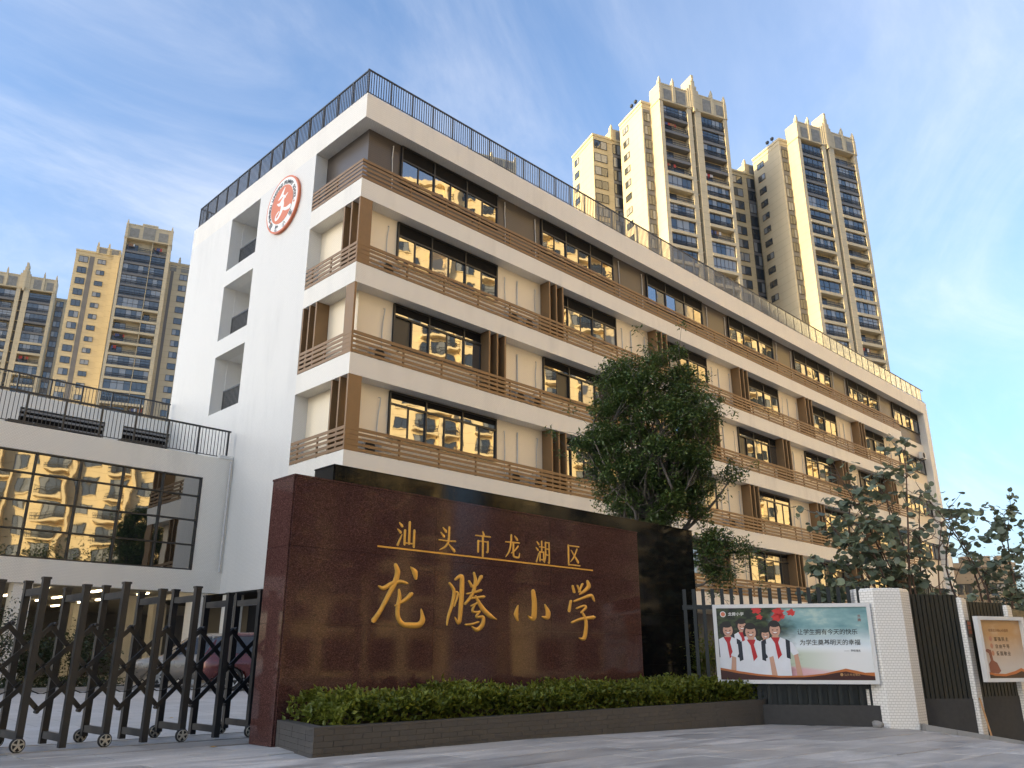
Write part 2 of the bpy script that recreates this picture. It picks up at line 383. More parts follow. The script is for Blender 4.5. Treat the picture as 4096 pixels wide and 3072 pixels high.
# vertical fins
def fin(xa, xb, ya, yb, z0, z1):
    b = MB(); b.box(xa, xb, ya, yb, z0, z1); wpart('fin', b, M['bronze'], school)
FT = .09
for r in (1, 2, 3, 4):
    z0, z1 = LV[r] + .003, ceil_of(r) - .003
    if r in (2, 4):
        starts = [26.57 + 8.72 * k for k in range(6)]
        for y0 in (24.31, 24.85, 25.38): fin(CX + .01, WX - .01, y0, y0 + FT, z0, z1)
    else:
        starts = [22.64 + 8.72 * k for k in range(6)]
        for y0 in (26.96, 27.46, 27.95): fin(CX + .01, WX - .01, y0, y0 + FT, z0, z1)
        fin(CX + .01, CX + .01 + FT, CY + .01, WY - .01, z0, z1)
    for x0 in starts:
        if x0 > XB - 1.2: continue
        for j in range(3): fin(x0 + .48 * j, x0 + .48 * j + FT, CY + .01, WY - .005, z0, z1)
# balcony rails: five slats, posts, struts back to the wall
SL = [(.03, .15), (.225, .335), (.425, .53), (.61, .72), (.785, .905)]
for r in range(1, 6):
    z = LV[r]; rail = MB(); rail.box(CX + .028, XB - .02, CY + .06, CY + .085, z + .80, z + .82)
    rl = wpart('balcony_rail', rail, M['bronze'], school)
    for a, b_ in SL:
        b = MB(); b.box(CX + .002, XB - .01, CY + .002, CY + .026, z + a, z + b_); wpart('slat', b, M['bronze'], rl)
        b = MB(); b.box(CX + .002, CX + .026, CY + .03, 28.04, z + a, z + b_); wpart('slat', b, M['bronze'], rl)
    x = 18.12
    while x < XB:
        b = MB(); b.box(x - .03, x + .03, CY + .026, CY + .086, z, z + .88); b.bar((x, CY + .06, z + .78), (x - .0, WY, z + .78), .03, .03)
        wpart('post', b, M['bronze'], rl); x += 1.95
    for y_ in (26.2, 27.6):
        b = MB(); b.box(CX + .026, CX + .086, y_ - .03, y_ + .03, z, z + .88); wpart('post', b, M['bronze'], rl)
# roof railing
rt = MB(); rt.box(CX + .02, XE - .05, CY + .05, CY + .11, ROOF1 + 1.20, ROOF1 + 1.26); rt.box(CX + .02, XE - .05, CY + .065, CY + .095, ROOF1 + .10, ROOF1 + .13)
rt.box(CX + .05, CX + .11, CY + .11, 40.2, ROOF1 + 1.20, ROOF1 + 1.26); rt.box(CX + .065, CX + .095, CY + .11, 40.2, ROOF1 + .10, ROOF1 + .13)
rt.box(CX + .11, CX + 6, 40.14, 40.2, ROOF1 + 1.20, ROOF1 + 1.26)
rr = wpart('roof_railing', rt, M['rail_black'], school)
pm = MB(); pm.box(-.03, .03, -.03, .03, 0, 1.2); pm = pm.mesh('railing_post', M['rail_black'])
bm_ = MB(); bm_.box(-.015, .015, -.015, .015, .13, 1.2); bm_ = bm_.mesh('baluster', M['rail_black'])
stuff = MB(); cnt = 0
ys = [CY + .08 + 1.15 * k for k in range(15)]
for yy in ys[1:]: obj('railing_post', pm, rr, (CX + .08, min(yy, 40.17), ROOF1))
for k in range(14):
    for j in range(1, 9):
        yy = ys[k] + 1.15 * j / 9
        if yy < 40.15: obj('baluster', bm_, rr, (CX + .08, yy, ROOF1)); cnt += 1
xs = [CX + .08 + 1.15 * k for k in range(54)]
for xx in xs: obj('railing_post', pm, rr, (xx, CY + .08, ROOF1))
for k in range(53):
    for j in range(1, 9):
        xx = xs[k] + 1.15 * j / 9
        if cnt < 290: obj('baluster', bm_, rr, (xx, CY + .08, ROOF1)); cnt += 1
        else: stuff.box(xx - .015, xx + .015, CY + .065, CY + .095, ROOF1 + .13, ROOF1 + 1.2)
for j in range(1, 40): stuff.box(CX + .08 + j * .14 - .012, CX + .08 + j * .14 + .012, 40.158, 40.182, ROOF1 + .13, ROOF1 + 1.2)
so = wpart('far_balusters', stuff, M['rail_black'], rr); so['kind'] = 'stuff'
# hoses and drain pipes on the walls
def hose(x, z0, z1, y, wob=.06, seed=0):
    rn = random.Random(seed); pts = []
    n = 9
    for i in range(n):
        q = i / (n - 1); pts.append((x + wob * math.sin(q * 5 + seed) * (1 - q), y - .035 - .04 * math.exp(-((q - .05) * 9) ** 2), z1 - (z1 - z0) * q))
    b = MB(); b.tube([(x, y + .02, z1 + .02)] + pts, .022, 6); wpart('cable_hose', b, M['hose'], school)
for r in range(1, 6):
    for k in range(6):
        x0 = WX0 + PITCHX * k; z0, z1 = LV[r] + .15, ceil_of(r) - .18
        hose(x0 - .5 - (0.0 if r != 5 else -.05), z0, z1 - (.1 if r == 5 else .25), WY, .05, k + 7 * r)
        hose(x0 + 5.66 + .55, z0, z1 - (.02 if r == 5 else .3), WY, .05, k + 31 * r)
        if r < 5:
            b = MB(); b.cyl((x0 + 5.66 + 1.35, WY - .04, (z0 + z1) / 2 - .1), (0, 0, 1), .03, z1 - z0 - .2, 8); wpart('drain_pipe', b, M['hose'], school)
# school emblem on the end wall
M['em_or'] = mat('emblem_orange', (.62, .17, .075), .5, .05, 4); M['em_wh'] = mat('emblem_white', (.82, .81, .79), .5, .03, 4); M['em_dk'] = mat('emblem_lettering', (.035, .033, .032), .5, .05, 4)
def glyph(ch, size=1.0, bold=0.0):
    cu = bpy.data.curves.new('glyph', 'FONT'); cu.body = ch; cu.size = size; cu.align_x = 'CENTER'; cu.resolution_u = 3; cu.offset = bold
    o = bpy.data.objects.new('glyph', cu); me = o.to_mesh()
    vs = [tuple(v.co) for v in me.vertices]; fs = [tuple(p.vertices) for p in me.polygons]
    o.to_mesh_clear(); bpy.data.objects.remove(o); bpy.data.curves.remove(cu); return vs, fs
ER = 1.40; EY, EZ = 30.49, 20.68; XF = CX
emblem = thing('school_emblem', 'round orange and white school emblem high on the white end wall', 'emblem', (XF, EY, EZ))
def em(name, polys, d0, d1, m):                    # polys: lists of (h, v), h to the viewer's right = -Y
    b = MB()
    for pl in polys: b.ext([(XF - d0, EY - h, EZ + v) for h, v in pl], (-(d1 - d0), 0, 0))
    return wpart(name, b, m, emblem)
circ = lambda r, n=64: [(r * math.cos(2 * math.pi * i / n), r * math.sin(2 * math.pi * i / n)) for i in range(n)]
em('rim_disc', [circ(ER)], -.002, .13, M['em_or']); em('white_ring', [circ(ER - .085)], .13, .136, M['em_wh']); em('orange_disc', [circ(.95)], .136, .15, M['em_or'])
def arc_text(name, s, r, a0, a1, size, inward=False, chars=None):
    b = MB(); n = len(s)
    for i, ch in enumerate(s):
        if ch == ' ': continue
        a = rad(a0 + (a1 - a0) * i / (n - 1)); vs, fs = glyph(ch, size, .004 if inward else .010)
        out = []
        for (gx, gy, _) in vs:
            if inward: hx, vy = -math.sin(a), math.cos(a); px = (r - gy) * math.cos(a) + gx * hx; py = (r - gy) * math.sin(a) + gx * vy
            else: hx, vy = math.sin(a), -math.cos(a); px = (r + gy) * math.cos(a) + gx * hx; py = (r + gy) * math.sin(a) + gx * vy
            out.append((XF - .143, EY - px, EZ + py))
        b.add(out, [tuple(reversed(f)) for f in fs])
    wpart(name, b, M['em_dk'], emblem)
arc_text('ring_lettering', 'SHANTOU LONGTENG PRIMARY SCHOOL', 1.0, 205, -5, .26)
arc_text('ring_characters', '龍騰小學', 1.28, 222, 318, .32, True)
em('ring_dot', [[(1.10 * math.cos(rad(a)) + .05 * math.cos(t), 1.10 * math.sin(rad(a)) + .05 * math.sin(t)) for t in np.linspace(0, 2 * math.pi, 12, endpoint=False)] for a in (212, -14)], .136, .143, M['em_or'])

# air-conditioner condensers on the ledges
acm = MB(); acm.box(-.42, .42, -.15, .15, .04, .62, 0); acm.box(-.4, -.3, -.12, .12, 0, .04, 1); acm.box(.3, .4, -.12, .12, 0, .04, 1)
acm.cyl((-.1, -.152, .33), (0, 1, 0), .24, .02, 20, 1); acb = acm.mesh('condenser_body', M['ac_white'], M['ac_dark'])
grl = MB()
for rr_ in (.08, .15, .22):
    grl.tube([(-.1 + rr_ * math.cos(a), -.172, .33 + rr_ * math.sin(a)) for a in np.linspace(0, 2 * math.pi, 17)], .008, 5)
grl.bar((-.34, -.172, .33), (.14, -.172, .33), .012, .012); grl.bar((-.1, -.172, .09), (-.1, -.172, .57), .012, .012); grl = grl.mesh('fan_guard', M['ac_dark'])
rowname = {1: 'lowest', 2: 'second-lowest', 3: 'middle', 4: 'second-highest'}
for r, xsac in {2: [17.0, 24.6, 26.0, 33.4, 42.2], 3: [17.2, 24.9, 26.0, 34.0, 42.6], 4: [17.4, 24.5, 25.5, 33.2, 41.9], 1: [24.8, 33.5, 42.3]}.items():
    for q_, x in enumerate(xsac):
        a = thing('air_conditioner', 'condenser unit behind the slats of the %s balcony, %s from the white end wall' % (rowname[r], ('first', 'second', 'third', 'fourth', 'fifth')[q_]), 'air conditioner', (x, CY + .36, LV[r]), 0, 'condensers on the %s ledge' % rowname[r], local=True)
        obj('condenser_body', acb, a); obj('fan_guard', grl, a)
a = thing('air_conditioner', 'white condenser hung on the beige panel at the far end of the school', 'air conditioner', (74.9, WY - .42, 17.75), local=True)
obj('condenser_body', acb, a); obj('fan_guard', grl, a); b = MB(); b.bar((-.3, -.15, 0), (-.3, .3, -.0), .04, .04); b.bar((.3, -.15, 0), (.3, .3, 0), .04, .04); obj('bracket', b.mesh('bracket', M['rail_black']), a)

# ------------------------------------------------------------------ annex with the big glazed wall, open parking below
AY = 32.78; AX0 = -14.0
annex = thing('glazed_annex', 'low white annex with a big gridded glass wall over open parking', 'building', (6, AY, .25))
b = MB(); b.box(AX0, CX - .004, AY, AY + .4, 8.27, 9.20); b.box(AX0, CX - .004, AY - .06, AY + .4, 3.65, 4.5); b.box(14.40, CX - .004, AY, AY + .4, 4.5, 8.27); b.box(AX0, CX - .004, AY + .4, 40, 8.6, 9.05)
wpart('front_wall', b, M['cream_tile'], annex)
b = MB(); b.box(AX0, CX - .004, AY + .4, 56, 3.9, 4.3); b.box(CX - .004, 30, YN + .02, 56, 3.9, 4.3); wpart('parking_ceiling', b, M['concrete'], annex)
b = MB(); b.box(AX0, 26, 56, 56.3, .2, 3.9); wpart('parking_rear_wall', b, M['grey_paint'], annex)
b = MB(); b.box(AX0, 14.4, AY + .38, AY + .42, 4.5, 8.27); wpart('room_backing', b, M['dark_in'], annex)
gf = MB()
for i in range(19):
    x = 14.36 - 1.55 * i
    if x > AX0: gf.box(x - .03, x + .03, AY - .03, AY + .15, 4.5, 8.27)
for z in (4.53, 5.50, 6.49, 7.48, 8.24): gf.box(AX0, 14.39, AY - .028, AY + .14, z - .025, z + .025)
gw = wpart('glass_wall_frame', gf, M['frame'], annex)
for i in range(10):
    for j, (z0, z1) in enumerate([(4.53, 5.5), (5.5, 6.49), (6.49, 7.48), (7.48, 8.24)]):
        o = obj('glass_pane', pane_mesh(1.49, z1 - z0 - .05, M['glass_big'], 'glass_pane'), gw, (14.36 - 1.55 * (i + 1) + .03, AY + .08, z1 - .025))
        o.rotation_euler = (random.uniform(-.003, .003), 0, random.uniform(-.004, .004))
for (x, y) in [(14.9, 33.1), (8.5, 33.1), (2.0, 33.1), (14.9, 40), (8.5, 40), (2, 40), (14.9, 47), (8.5, 47), (2, 47), (21, 47)]:
    b = MB(); b.box(x - .3, x + .3, y - .3, y + .3, .1, 3.9 if y > 33.5 else 3.65); wpart('column', b, M['cream_tile'], annex)
def annex_rail(y, z, hgt, x0, x1, nm, label_parent, sp=.145, pitch=1.3):
    t_ = MB(); t_.box(x0, x1, y - .03, y + .03, z + hgt - .07, z + hgt); t_.box(x0, x1, y - .015, y + .015, z + .10, z + .13)
    R_ = wpart(nm, t_, M['rail_black'], label_parent)
    pm2 = MB(); pm2.box(-.035, .035, -.035, .035, 0, hgt - .07); pm2 = pm2.mesh('railing_post', M['rail_black'])
    bm2 = MB(); bm2.box(-.011, .011, -.011, .011, .13, hgt - .07); bm2 = bm2.mesh('baluster', M['rail_black'])
    x = x1 - .1; k = 0
    while x > x0:
        obj('railing_post' if k % 9 == 0 else 'baluster', pm2 if k % 9 == 0 else bm2, R_, (x, y, z)); x -= sp; k += 1
annex_rail(AY + .2, 9.2, 1.30, 2.0, CX - .15, 'roof_railing', annex)
b = MB(); b.box(15.0, 15.6, AY - .04, AY + .3, 9.20, 9.34); wpart('parapet_cap', b, M['white_tile'], annex)
b = MB(); b.cyl((15.5, AY - .1, 6.8), (0, 0, 1), .04, 4.6, 8); wpart('drain_pipe', b, M['hose'], annex)
M['lamp'] = None
m, t, p = nodes('strip_lamp'); p.inputs['Base Color'].default_value = (.9, .8, .6, 1); p.inputs['Emission Color'].default_value = (1, .78, .45, 1); p.inputs['Emission Strength'].default_value = 2.5; M['lamp'] = m
lm = MB(); lm.box(-.06, .06, -.55, .55, -.06, 0); lm = lm.mesh('lamp_tube', M['lamp'])
for x in (4.4, 6.4, 8.5, 10.55, 12.6, 14.55, 18.5):
    for y in (34.4, 37.8, 42.9, 45.4, 49.6):
        o = obj('strip_light', lm, None, (x, y, 3.895)); tag(o, 'lit strip lamp on the parking ceiling under the annex', 'lamp', 'strip lamps of the parking ceiling')
# block behind the annex roof
rear = thing('rear_block', 'white upper block with dark openings and railing behind the annex roof', 'building', (6, 40, 9))
b = MB(); b.box(AX0, CX - .01, 40.0, 40.4, 11.75, 12.35); b.box(AX0, CX - .01, 40.4, 44, 9.05, 12.3)
for x0, x1 in ((7.0, 8.93), (12.56, 13.37), (-3, -1.5), (1.5, 2.4)): b.box(x0, x1, 40.0, 40.4, 9.05, 11.75)
wpart('wall', b, M['white_tile'], rear)
for x0, x1 in ((8.93, 12.56), (13.37, 15.6), (2.4, 7.0)):
    b = MB(); b.box(x0, x1, 40.28, 40.4, 9.05, 11.75); wpart('dark_opening', b, M['panel'], rear)
    for z in (11.1, 11.4, 11.62):
        b = MB(); b.box(x0, x1, 40.02, 40.1, z - .05, z + .05); wpart('louvre', b, M['grey_paint'], rear)
annex_rail(40.2, 12.35, 1.0, 2.0, CX - .1, 'roof_railing', rear, .15)
cm = MB(); cm.box(-.42, .42, -.3, .3, .05, .34, 0)
for i in range(5): cm.cyl((-.36 + .18 * i, -.31, .22), (0, 1, 0), .06, .03, 12, 0)
cm = cm.mesh('vent_box', M['rail_black'])
for x in (7.75, 8.65, 11.9, 12.75):
    o = obj('roof_vent_box', cm, None, (x, 34.6, 9.05 + .32)); tag(o, 'low black vent box on the annex roof behind the railing', 'vent', 'vent boxes on the annex roof')
    b = MB(); b.box(-.4, .4, -.28, .28, -.32, .05); o2 = obj('plinth', b.mesh('plinth', M['concrete']), o, (x, 34.6, 9.37))
# ------------------------------------------------------------------ apartment towers
TROT = rad(-21)
def tower_mat(name, col, zoff):
    m, t, p = nodes(name); P = pos_of(t); s = nd(t, 'ShaderNodeSeparateXYZ'); t.links.new(P, s.inputs[0])
    fr = mth(t, 'FRACT', mth(t, 'DIVIDE', mth(t, 'ADD', s.outputs[2], 300 - zoff), 1.5))
    line = mth(t, 'LESS_THAN', fr, .035)
    n1 = noise(t, P, .16, 5, .6); st = nd(t, 'ShaderNodeMapping'); st.inputs['Scale'].default_value = (1, 1, .12); t.links.new(P, st.inputs[0]); n2 = noise(t, st.outputs[0], .8, 5)
    c = mixrgb(t, ramp(t, n1, .3, .7), tuple(q * .93 for q in col), tuple(min(1, q * 1.05) for q in col))
    c = mixrgb(t, mth(t, 'MULTIPLY', ramp(t, n2, .52, .8), .35), c, tuple(q * .7 for q in col))
    c = mixrgb(t, mth(t, 'MULTIPLY', line, .55), c, tuple(q * .35 for q in col))
    t.links.new(c, p.inputs['Base Color']); p.inputs['Roughness'].default_value = .75; return m
M['tw'] = tower_mat('cream_tower_paint', (.45, .39, .275), .9)
M['tw2'] = tower_mat('yellow_cream_tower_paint', (.46, .39, .25), .9)  # rear blocks, slightly yellower than the front blocks
M['street'] = tower_mat('yellow_street_apartment_paint', (.86, .70, .43), .3)
M['tgrey'] = mat('grey_spandrel_paint', (.13, .13, .135), .7, .1, .5)
M['relief'] = mat('grey_relief_panel', (.20, .20, .19), .8, .35, 1.4, bmp=.9, bscale=2.4)
M['trail'] = mat('dark_balcony_rail', (.030, .031, .034), .5, .1, 2)
M['slotgrey'] = mat('grey_slot_wall', (.16, .155, .15), .75, .1, .6)
CLOTH = [mat('cloth_%d' % i, c, .8, .1, 3) for i, c in enumerate([(.45, .06, .05), (.6, .6, .58), (.08, .10, .22), (.30, .16, .08), (.03, .03, .03)])]
M['tac'] = mat('tower_condenser', (.5, .49, .46), .6, .1, 2)
_tm = {}
def twin(w, h, n, transom=0, key=''):              # window frame with n lights, centred on its sill's left end, facing -y
    k = ('f', round(w, 2), round(h, 2), n, transom)
    if k not in _tm:
        b = MB(); d0, d1 = -.06, .04
        for i in range(n + 1): b.box(w * i / n - .035, w * i / n + .035, d0, d1, 0, h)
        for z in (0, h) + ((transom,) if transom else ()): b.box(-.035, w + .035, d0 - .003, d1, z - .04, z + .04)
        _tm[k] = b.mesh('window', M['frame'])
    return _tm[k]
def tpane(w, h, m):
    k = ('p', round(w, 2), round(h, 2), m.name)
    if k not in _tm: b = MB(); b.box(.03, w - .03, -.01, .01, .03, h - .03); _tm[k] = b.mesh('pane', m)
    return _tm[k]
def trail(w, h=1.05):
    k = ('r', round(w, 2))
    if k not in _tm:
        b = MB(); b.box(0, w, -.04, .04, h - .06, h); b.box(0, w, -.03, .03, .08, .13); n = int(w / .18)
        for i in range(n + 1): x = w * i / n; q = .035 if i % 6 == 0 else .013; b.box(x - q, x + q, -.02, .02, 0, h)
        b.box(.0, w, -.005, .005, .45, .62)
        _tm[k] = b.mesh('balcony_rail', M['trail'])
    return _tm[k]
def put(nm, me, root, pos, rotz=0):
    return obj(nm, me, root, pos, rotz)
def glazing(root, x, y, z, w, h, n, rnd, rotz=0, transom=0, nm='window'):
    f = put(nm, twin(w, h, n, transom), root, (x, y, z), rotz)
    i = 0; lw = w / n
    for k in range(n):
        m = M['tglass2'] if rnd.random() < .38 else M['tglass']
        o = bpy.data.objects.new('pane', tpane(lw, h, m)); COL.objects.link(o); o.parent = f; o.location = (lw * k, -.01, 0)
        o.rotation_euler = (0, 0, rnd.uniform(-.02, .02)); LOC[o.name] = LOC[f.name]
    return f
def bx(root, nm, m, *boxes):
    b = MB()
    for q in boxes: b.box(*q)
    return wpart(nm, b, m, root)
def spire(root, x, z0, z1, y0=-.18, d=.9, w=.6, m='tw'):
    b = MB(); h = z1 - z0
    b.box(x - w / 2, x + w / 2, y0, y0 + d, z0, z0 + h * .62); b.box(x - w * .33, x + w * .33, y0 + .04, y0 + d * .9, z0 + h * .62, z0 + h * .84)
    q = w * .33; zt = z0 + h * .84
    b.add([(x - q, y0 + .04, zt), (x + q, y0 + .04, zt), (x + q, y0 + d * .8, zt), (x - q, y0 + d * .8, zt), (x - .05, y0 + .2, z1), (x + .05, y0 + .2, z1), (x + .05, y0 + .34, z1), (x - .05, y0 + .34, z1)],
          [(0, 1, 5, 4), (1, 2, 6, 5), (2, 3, 7, 6), (3, 0, 4, 7), (4, 5, 6, 7)])
    wpart('spire', b, M[m], root)
ZT = 100.4; FH = 3.0
def front_block(root, cols, xL, xR, seed, nfl, ztop=0.0, piers=None, slot=None, mid=None, m='tw', darktop=4, panels=None, spires=None):
    """projecting balcony block: cols = list of (x0, x1) balcony stacks; y=0 is its front"""
    rnd = random.Random(seed); zt = ZT + ztop; zlow = zt - FH * nfl
    bx(root, 'core', M[m], (xL, xR, 1.4, 11, 0, zt + .8)); bx(root, 'base', M[m], (xL, xR, 0.0, 1.4, 0, zlow - .02))
    for a, b_ in piers: bx(root, 'pier', M[m], (a, b_, 0, 1.4, zlow, zt + .8))
    if slot: bx(root, 'slot_back', M['slotgrey'], (slot[0], slot[1], 1.1, 1.4, zlow, zt + .8))
    bx(root, 'crown', M[m], (xL, xR, 0.003, 3.1, zt + .8, zt + 4.6)); bx(root, 'cornice', M[m], (xL - .12, xR + .12, -.14, 3.0, zt + .75, zt + 1.0), (xL - .06, xR + .06, -.08, .5, zt + 4.5, zt + 4.75))
    for (a, b_, z0, z1) in panels: bx(root, 'relief_panel', M['relief'], (a, b_, -.05, .2, zt + z0, zt + z1))
    for (x, z1, d) in spires: spire(root, x, zt + .9, zt + z1, d=d, w=.62, m=m)
    for (a, b_) in cols:
        w = b_ - a
        for i in range(nfl):
            z1 = zt - FH * i; z0 = z1 - 2.42
            dark = i < darktop
            bx(root, 'spandrel', M['tgrey'] if dark else M[m], (a + .002, b_ - .002, .06 if dark else -.04, 1.4, z0 - .58, z0))
            r_ = rnd.random()
            if r_ < .68:
                full = r_ < .30 and not dark
                glazing(root, a + .06, .34, z0 + .02, w - .12, 2.36, rnd.choice((4, 5, 5, 6)) if w > 4 else 3, rnd, 0, rnd.choice((1.0, .6, 1.7)), 'balcony_window')
                if not full: put('balcony_rail', trail(w - .04), root, (a + .02, .16, z0 + .01))
            else:
                put('balcony_rail', trail(w - .04), root, (a + .02, .16, z0 + .01))
                glazing(root, a + .3, 1.33, z0 + .02, (w - .6) * rnd.choice((.45, .9)), 2.1, 2, rnd, 0, 0, 'balcony_door')
                if rnd.random() < .5:
                    bx(root, 'drying_pole', M['trail'], (a + .4, a + w * .6, .60, .63, z0 + 2.05, z0 + 2.08)); xx = a + .5
                    for _ in range(rnd.randint(3, 6)):
                        ww = rnd.uniform(.2, .5); bx(root, 'laundry', CLOTH[rnd.randrange(5)], (xx, xx + ww, .60, .63, z0 + 2.03 - rnd.uniform(.5, 1.0), z0 + 2.04)); xx += ww + .06
    if slot:
        for i in range(nfl): bx(root, 'slot_ledge', M[m], (slot[0] + .003, slot[1] - .003, .5, 1.1, zt - FH * i - 2.6, zt - FH * i - 2.45))
def wing(root, x0, x1, y0, y1, ztop, wcols, nfl, seed, m='tw', dark=None, side=None, zt=ZT):
    """set-back wing with window columns on its front and its left side"""
    rnd = random.Random(seed)
    bx(root, 'wing_wall', M[m], (x0, x1, y0, y1, 0, ztop)); bx(root, 'wing_cornice', M[m], (x0 - .15, x1 - .01, y0 - .15, y1 + .1, ztop - .02, ztop + .45), (x0 - .08, x1 - .01, y0 - .08, y1, ztop - .9, ztop - .7))
    if dark: bx(root, 'dark_strip', M['tgrey'], (dark[0], dark[1], y0 - .04, y0 + .3, zt - FH * nfl, min(zt + .2, ztop - 1.0)))
    for (a, b_, h, dz) in wcols:
        for i in range(nfl): glazing(root, a, y0 - .06, zt - FH * i - dz - h, b_ - a, h, 2, rnd)
    for i in range(nfl):                           # condensers hung on the wall
        if x1 - x0 > 1.9 and rnd.random() < .4 and not dark: bx(root, 'condenser', M['tac'], (x1 - 1.0, x1 - .2, y0 - .35, y0 - .02, zt - FH * i - 2.3, zt - FH * i - 1.75))
    if side:
        a, b_, h, dz = side
        for i in range(nfl): glazing(root, x0 - .05, b_, zt - FH * i - dz - h, b_ - a, h, 2, rnd, -math.pi / 2)
def standard_front(root, seed, nfl, ztop=0.0):
    front_block(root, [(0, 5.45), (8.62, 14.0)], -.8, 14.8, seed, nfl, ztop,
        piers=[(-.8, 0), (5.45, 6.43), (7.21, 8.62), (14.0, 14.8)], slot=(6.43, 7.21),
        panels=[(.3, 2.0, 1.3, 3.6), (3.1, 5.2, 1.2, 4.0), (9.2, 11.3, 1.2, 4.0), (12.4, 14.1, 1.3, 3.6)],
        spires=[(-.5, 6.2, .9), (2.55, 6.6, .9), (11.5, 6.6, .9), (14.5, 6.2, .9)])
    zt = ZT + ztop
    b = MB()                                        # stepped central fin
    for w, z1, d in ((2.6, 5.3, .5), (1.7, 6.2, .8), (.9, 7.3, 1.6), (.5, 8.6, 3.0)): b.box(7.0 - w / 2, 7.0 + w / 2, -.12 - .08 * (3 - w), d, zt + 1.0, zt + z1)
    b.box(6.75, 7.25, -.4, .1, zt + .2, zt + 1.2); wpart('central_fin', b, M['tw'], root)
TOWERS = {}
def tower(label, A, rotz=TROT): return thing('apartment_tower', label, 'apartment tower', (A[0], A[1], 0), rotz, None, local=True)
# the two right-hand towers
for key, A, lab, seed, z_ in (('T2', (111.18, 71.89), 'tall cream tower with a sunlit blank side, nearer of the two behind the school roof', 21, 0), ('T3', (139.0, 58.48), 'tall cream tower with a shaded side wall, at the open end of the roof line', 33, -1.3)):
    t_ = tower(lab, A); standard_front(t_, seed, 22, z_)
    wing(t_, -2.83, -.8, 3.0, 11.0, 101.9 + z_, [(-2.45, -1.15, 1.9, .55)], 22, seed + 1, dark=(-2.0 - .55, -1.05), side=(7.9, 9.8, 1.25, .3), zt=ZT + z_)
    wing(t_, 14.8, 16.65, 3.0, 11.0, 99.4 + z_, [], 22, seed + 2, zt=ZT + z_)
    bx(t_, 'dark_strip', M['tgrey'], (14.95, 15.45, 2.94, 3.2, 34, 98.6 + z_))
    # rear-left block
    wing(t_, -8.45, 1.5, 12.1, 20.6, 98.9 + z_, [(-8.2, -5.4, 1.8, 2.4), (-4.0, -2.2, 2.2, 2.3), (-1.2, 0.3, 1.4, 2.6)], 21, seed + 3, 'tw2', dark=(-4.05, -2.15), side=(17.9, 19.6, 1.3, 3.0), zt=ZT + z_)
    bx(t_, 'rear_crown', M['tw2'], (-4.1, 1.5, 12.0, 15, 98.9 + z_, 101.6 + z_)); bx(t_, 'relief_panel', M['relief'], (-3.2, -1.9, 11.95, 12.1, 99.4 + z_, 101.2 + z_)); bx(t_, 'relief_panel', M['relief'], (-1.2, .9, 11.95, 12.1, 99.4 + z_, 101.2 + z_))
    spire(t_, -4.2, 98.9 + z_, 102.6 + z_, y0=11.8, m='tw2')
    for q in ((-2.9, 6.0), (-2.9, 4.6)):           # roof floodlights
        b = MB(); b.cyl((q[0], q[1], 102.6 + z_), (0, 0, 1), .05, .7, 6); b.box(q[0] - .35, q[0] + .05, q[1] - .3, q[1] + .3, 102.9 + z_, 103.4 + z_); wpart('floodlight', b, M['trail'], t_)
# left group
Ac = (59.23, 195.21)
t_ = tower('tall cream and grey tower rising beside the white end wall', Ac)
front_block(t_, [(0, 5.87), (6.0, 9.37)], -.57, 10.24, 52, 18, -1.0, piers=[(-.57, 0), (5.87, 6.0), (9.37, 10.24)], slot=None,
    panels=[(.4, 2.5, 1.2, 3.6), (3.4, 6.2, 1.2, 4.9), (7.0, 9.2, 1.2, 3.6)], spires=[(-.3, 5.9, .9), (9.9, 5.9, .9)], darktop=5)
bx(t_, 'crown_step', M['tw'], (3.0, 6.6, .1, 2.6, ZT + 3.5, ZT + 4.4))
wing(t_, 10.24, 18.0, 3.0, 12.0, 96.6, [(13.1, 14.9, 1.5, 6.4)], 16, 55, 'tw', dark=(10.9, 11.6)); spire(t_, 12.6, 96.4, 98.8, y0=2.8); bx(t_, 'relief_panel', M['relief'], (10.6, 12.1, 2.93, 3.1, 94.6, 96.2)); bx(t_, 'relief_panel', M['relief'], (13.2, 15.2, 2.93, 3.1, 94.6, 96.2))
wing(t_, -11.5, -1.5, 9.7, 19, 98.9, [(-10.66, -8.64, 1.6, 2.8), (-6.36, -4.56, 1.2, 3.0)], 17, 57, 'tw2', dark=(-8.29, -7.20)); bx(t_, 'rear_crown', M['tw2'], (-7.0, -1.5, 9.6, 13, 98.9, 100.9))
for x in (-6.85, -4.35): spire(t_, x, 98.9, 102.3, y0=9.4, m='tw2')
for x0 in (-6.4, -3.6): bx(t_, 'relief_panel', M['relief'], (x0, x0 + 1.6, 9.53, 9.7, 99.2, 100.6))
bx(t_, 'corner_strip', M['tw2'], (-3.0, -1.5, 8.6, 9.72, 0, 98.9))
Aa = np.array((50.19, 239.8)) - 8.62 * np.array((math.cos(TROT), math.sin(TROT)))
t_ = tower('cream tower with a stepped central fin, farthest behind the annex roof', tuple(Aa)); standard_front(t_, 71, 16, -3.2)
wing(t_, 14.8, 17.9, 3.0, 11.0, 97.4, [(15.2, 16.9, 1.6, 3.6)], 16, 73, dark=(15.1, 17.0))
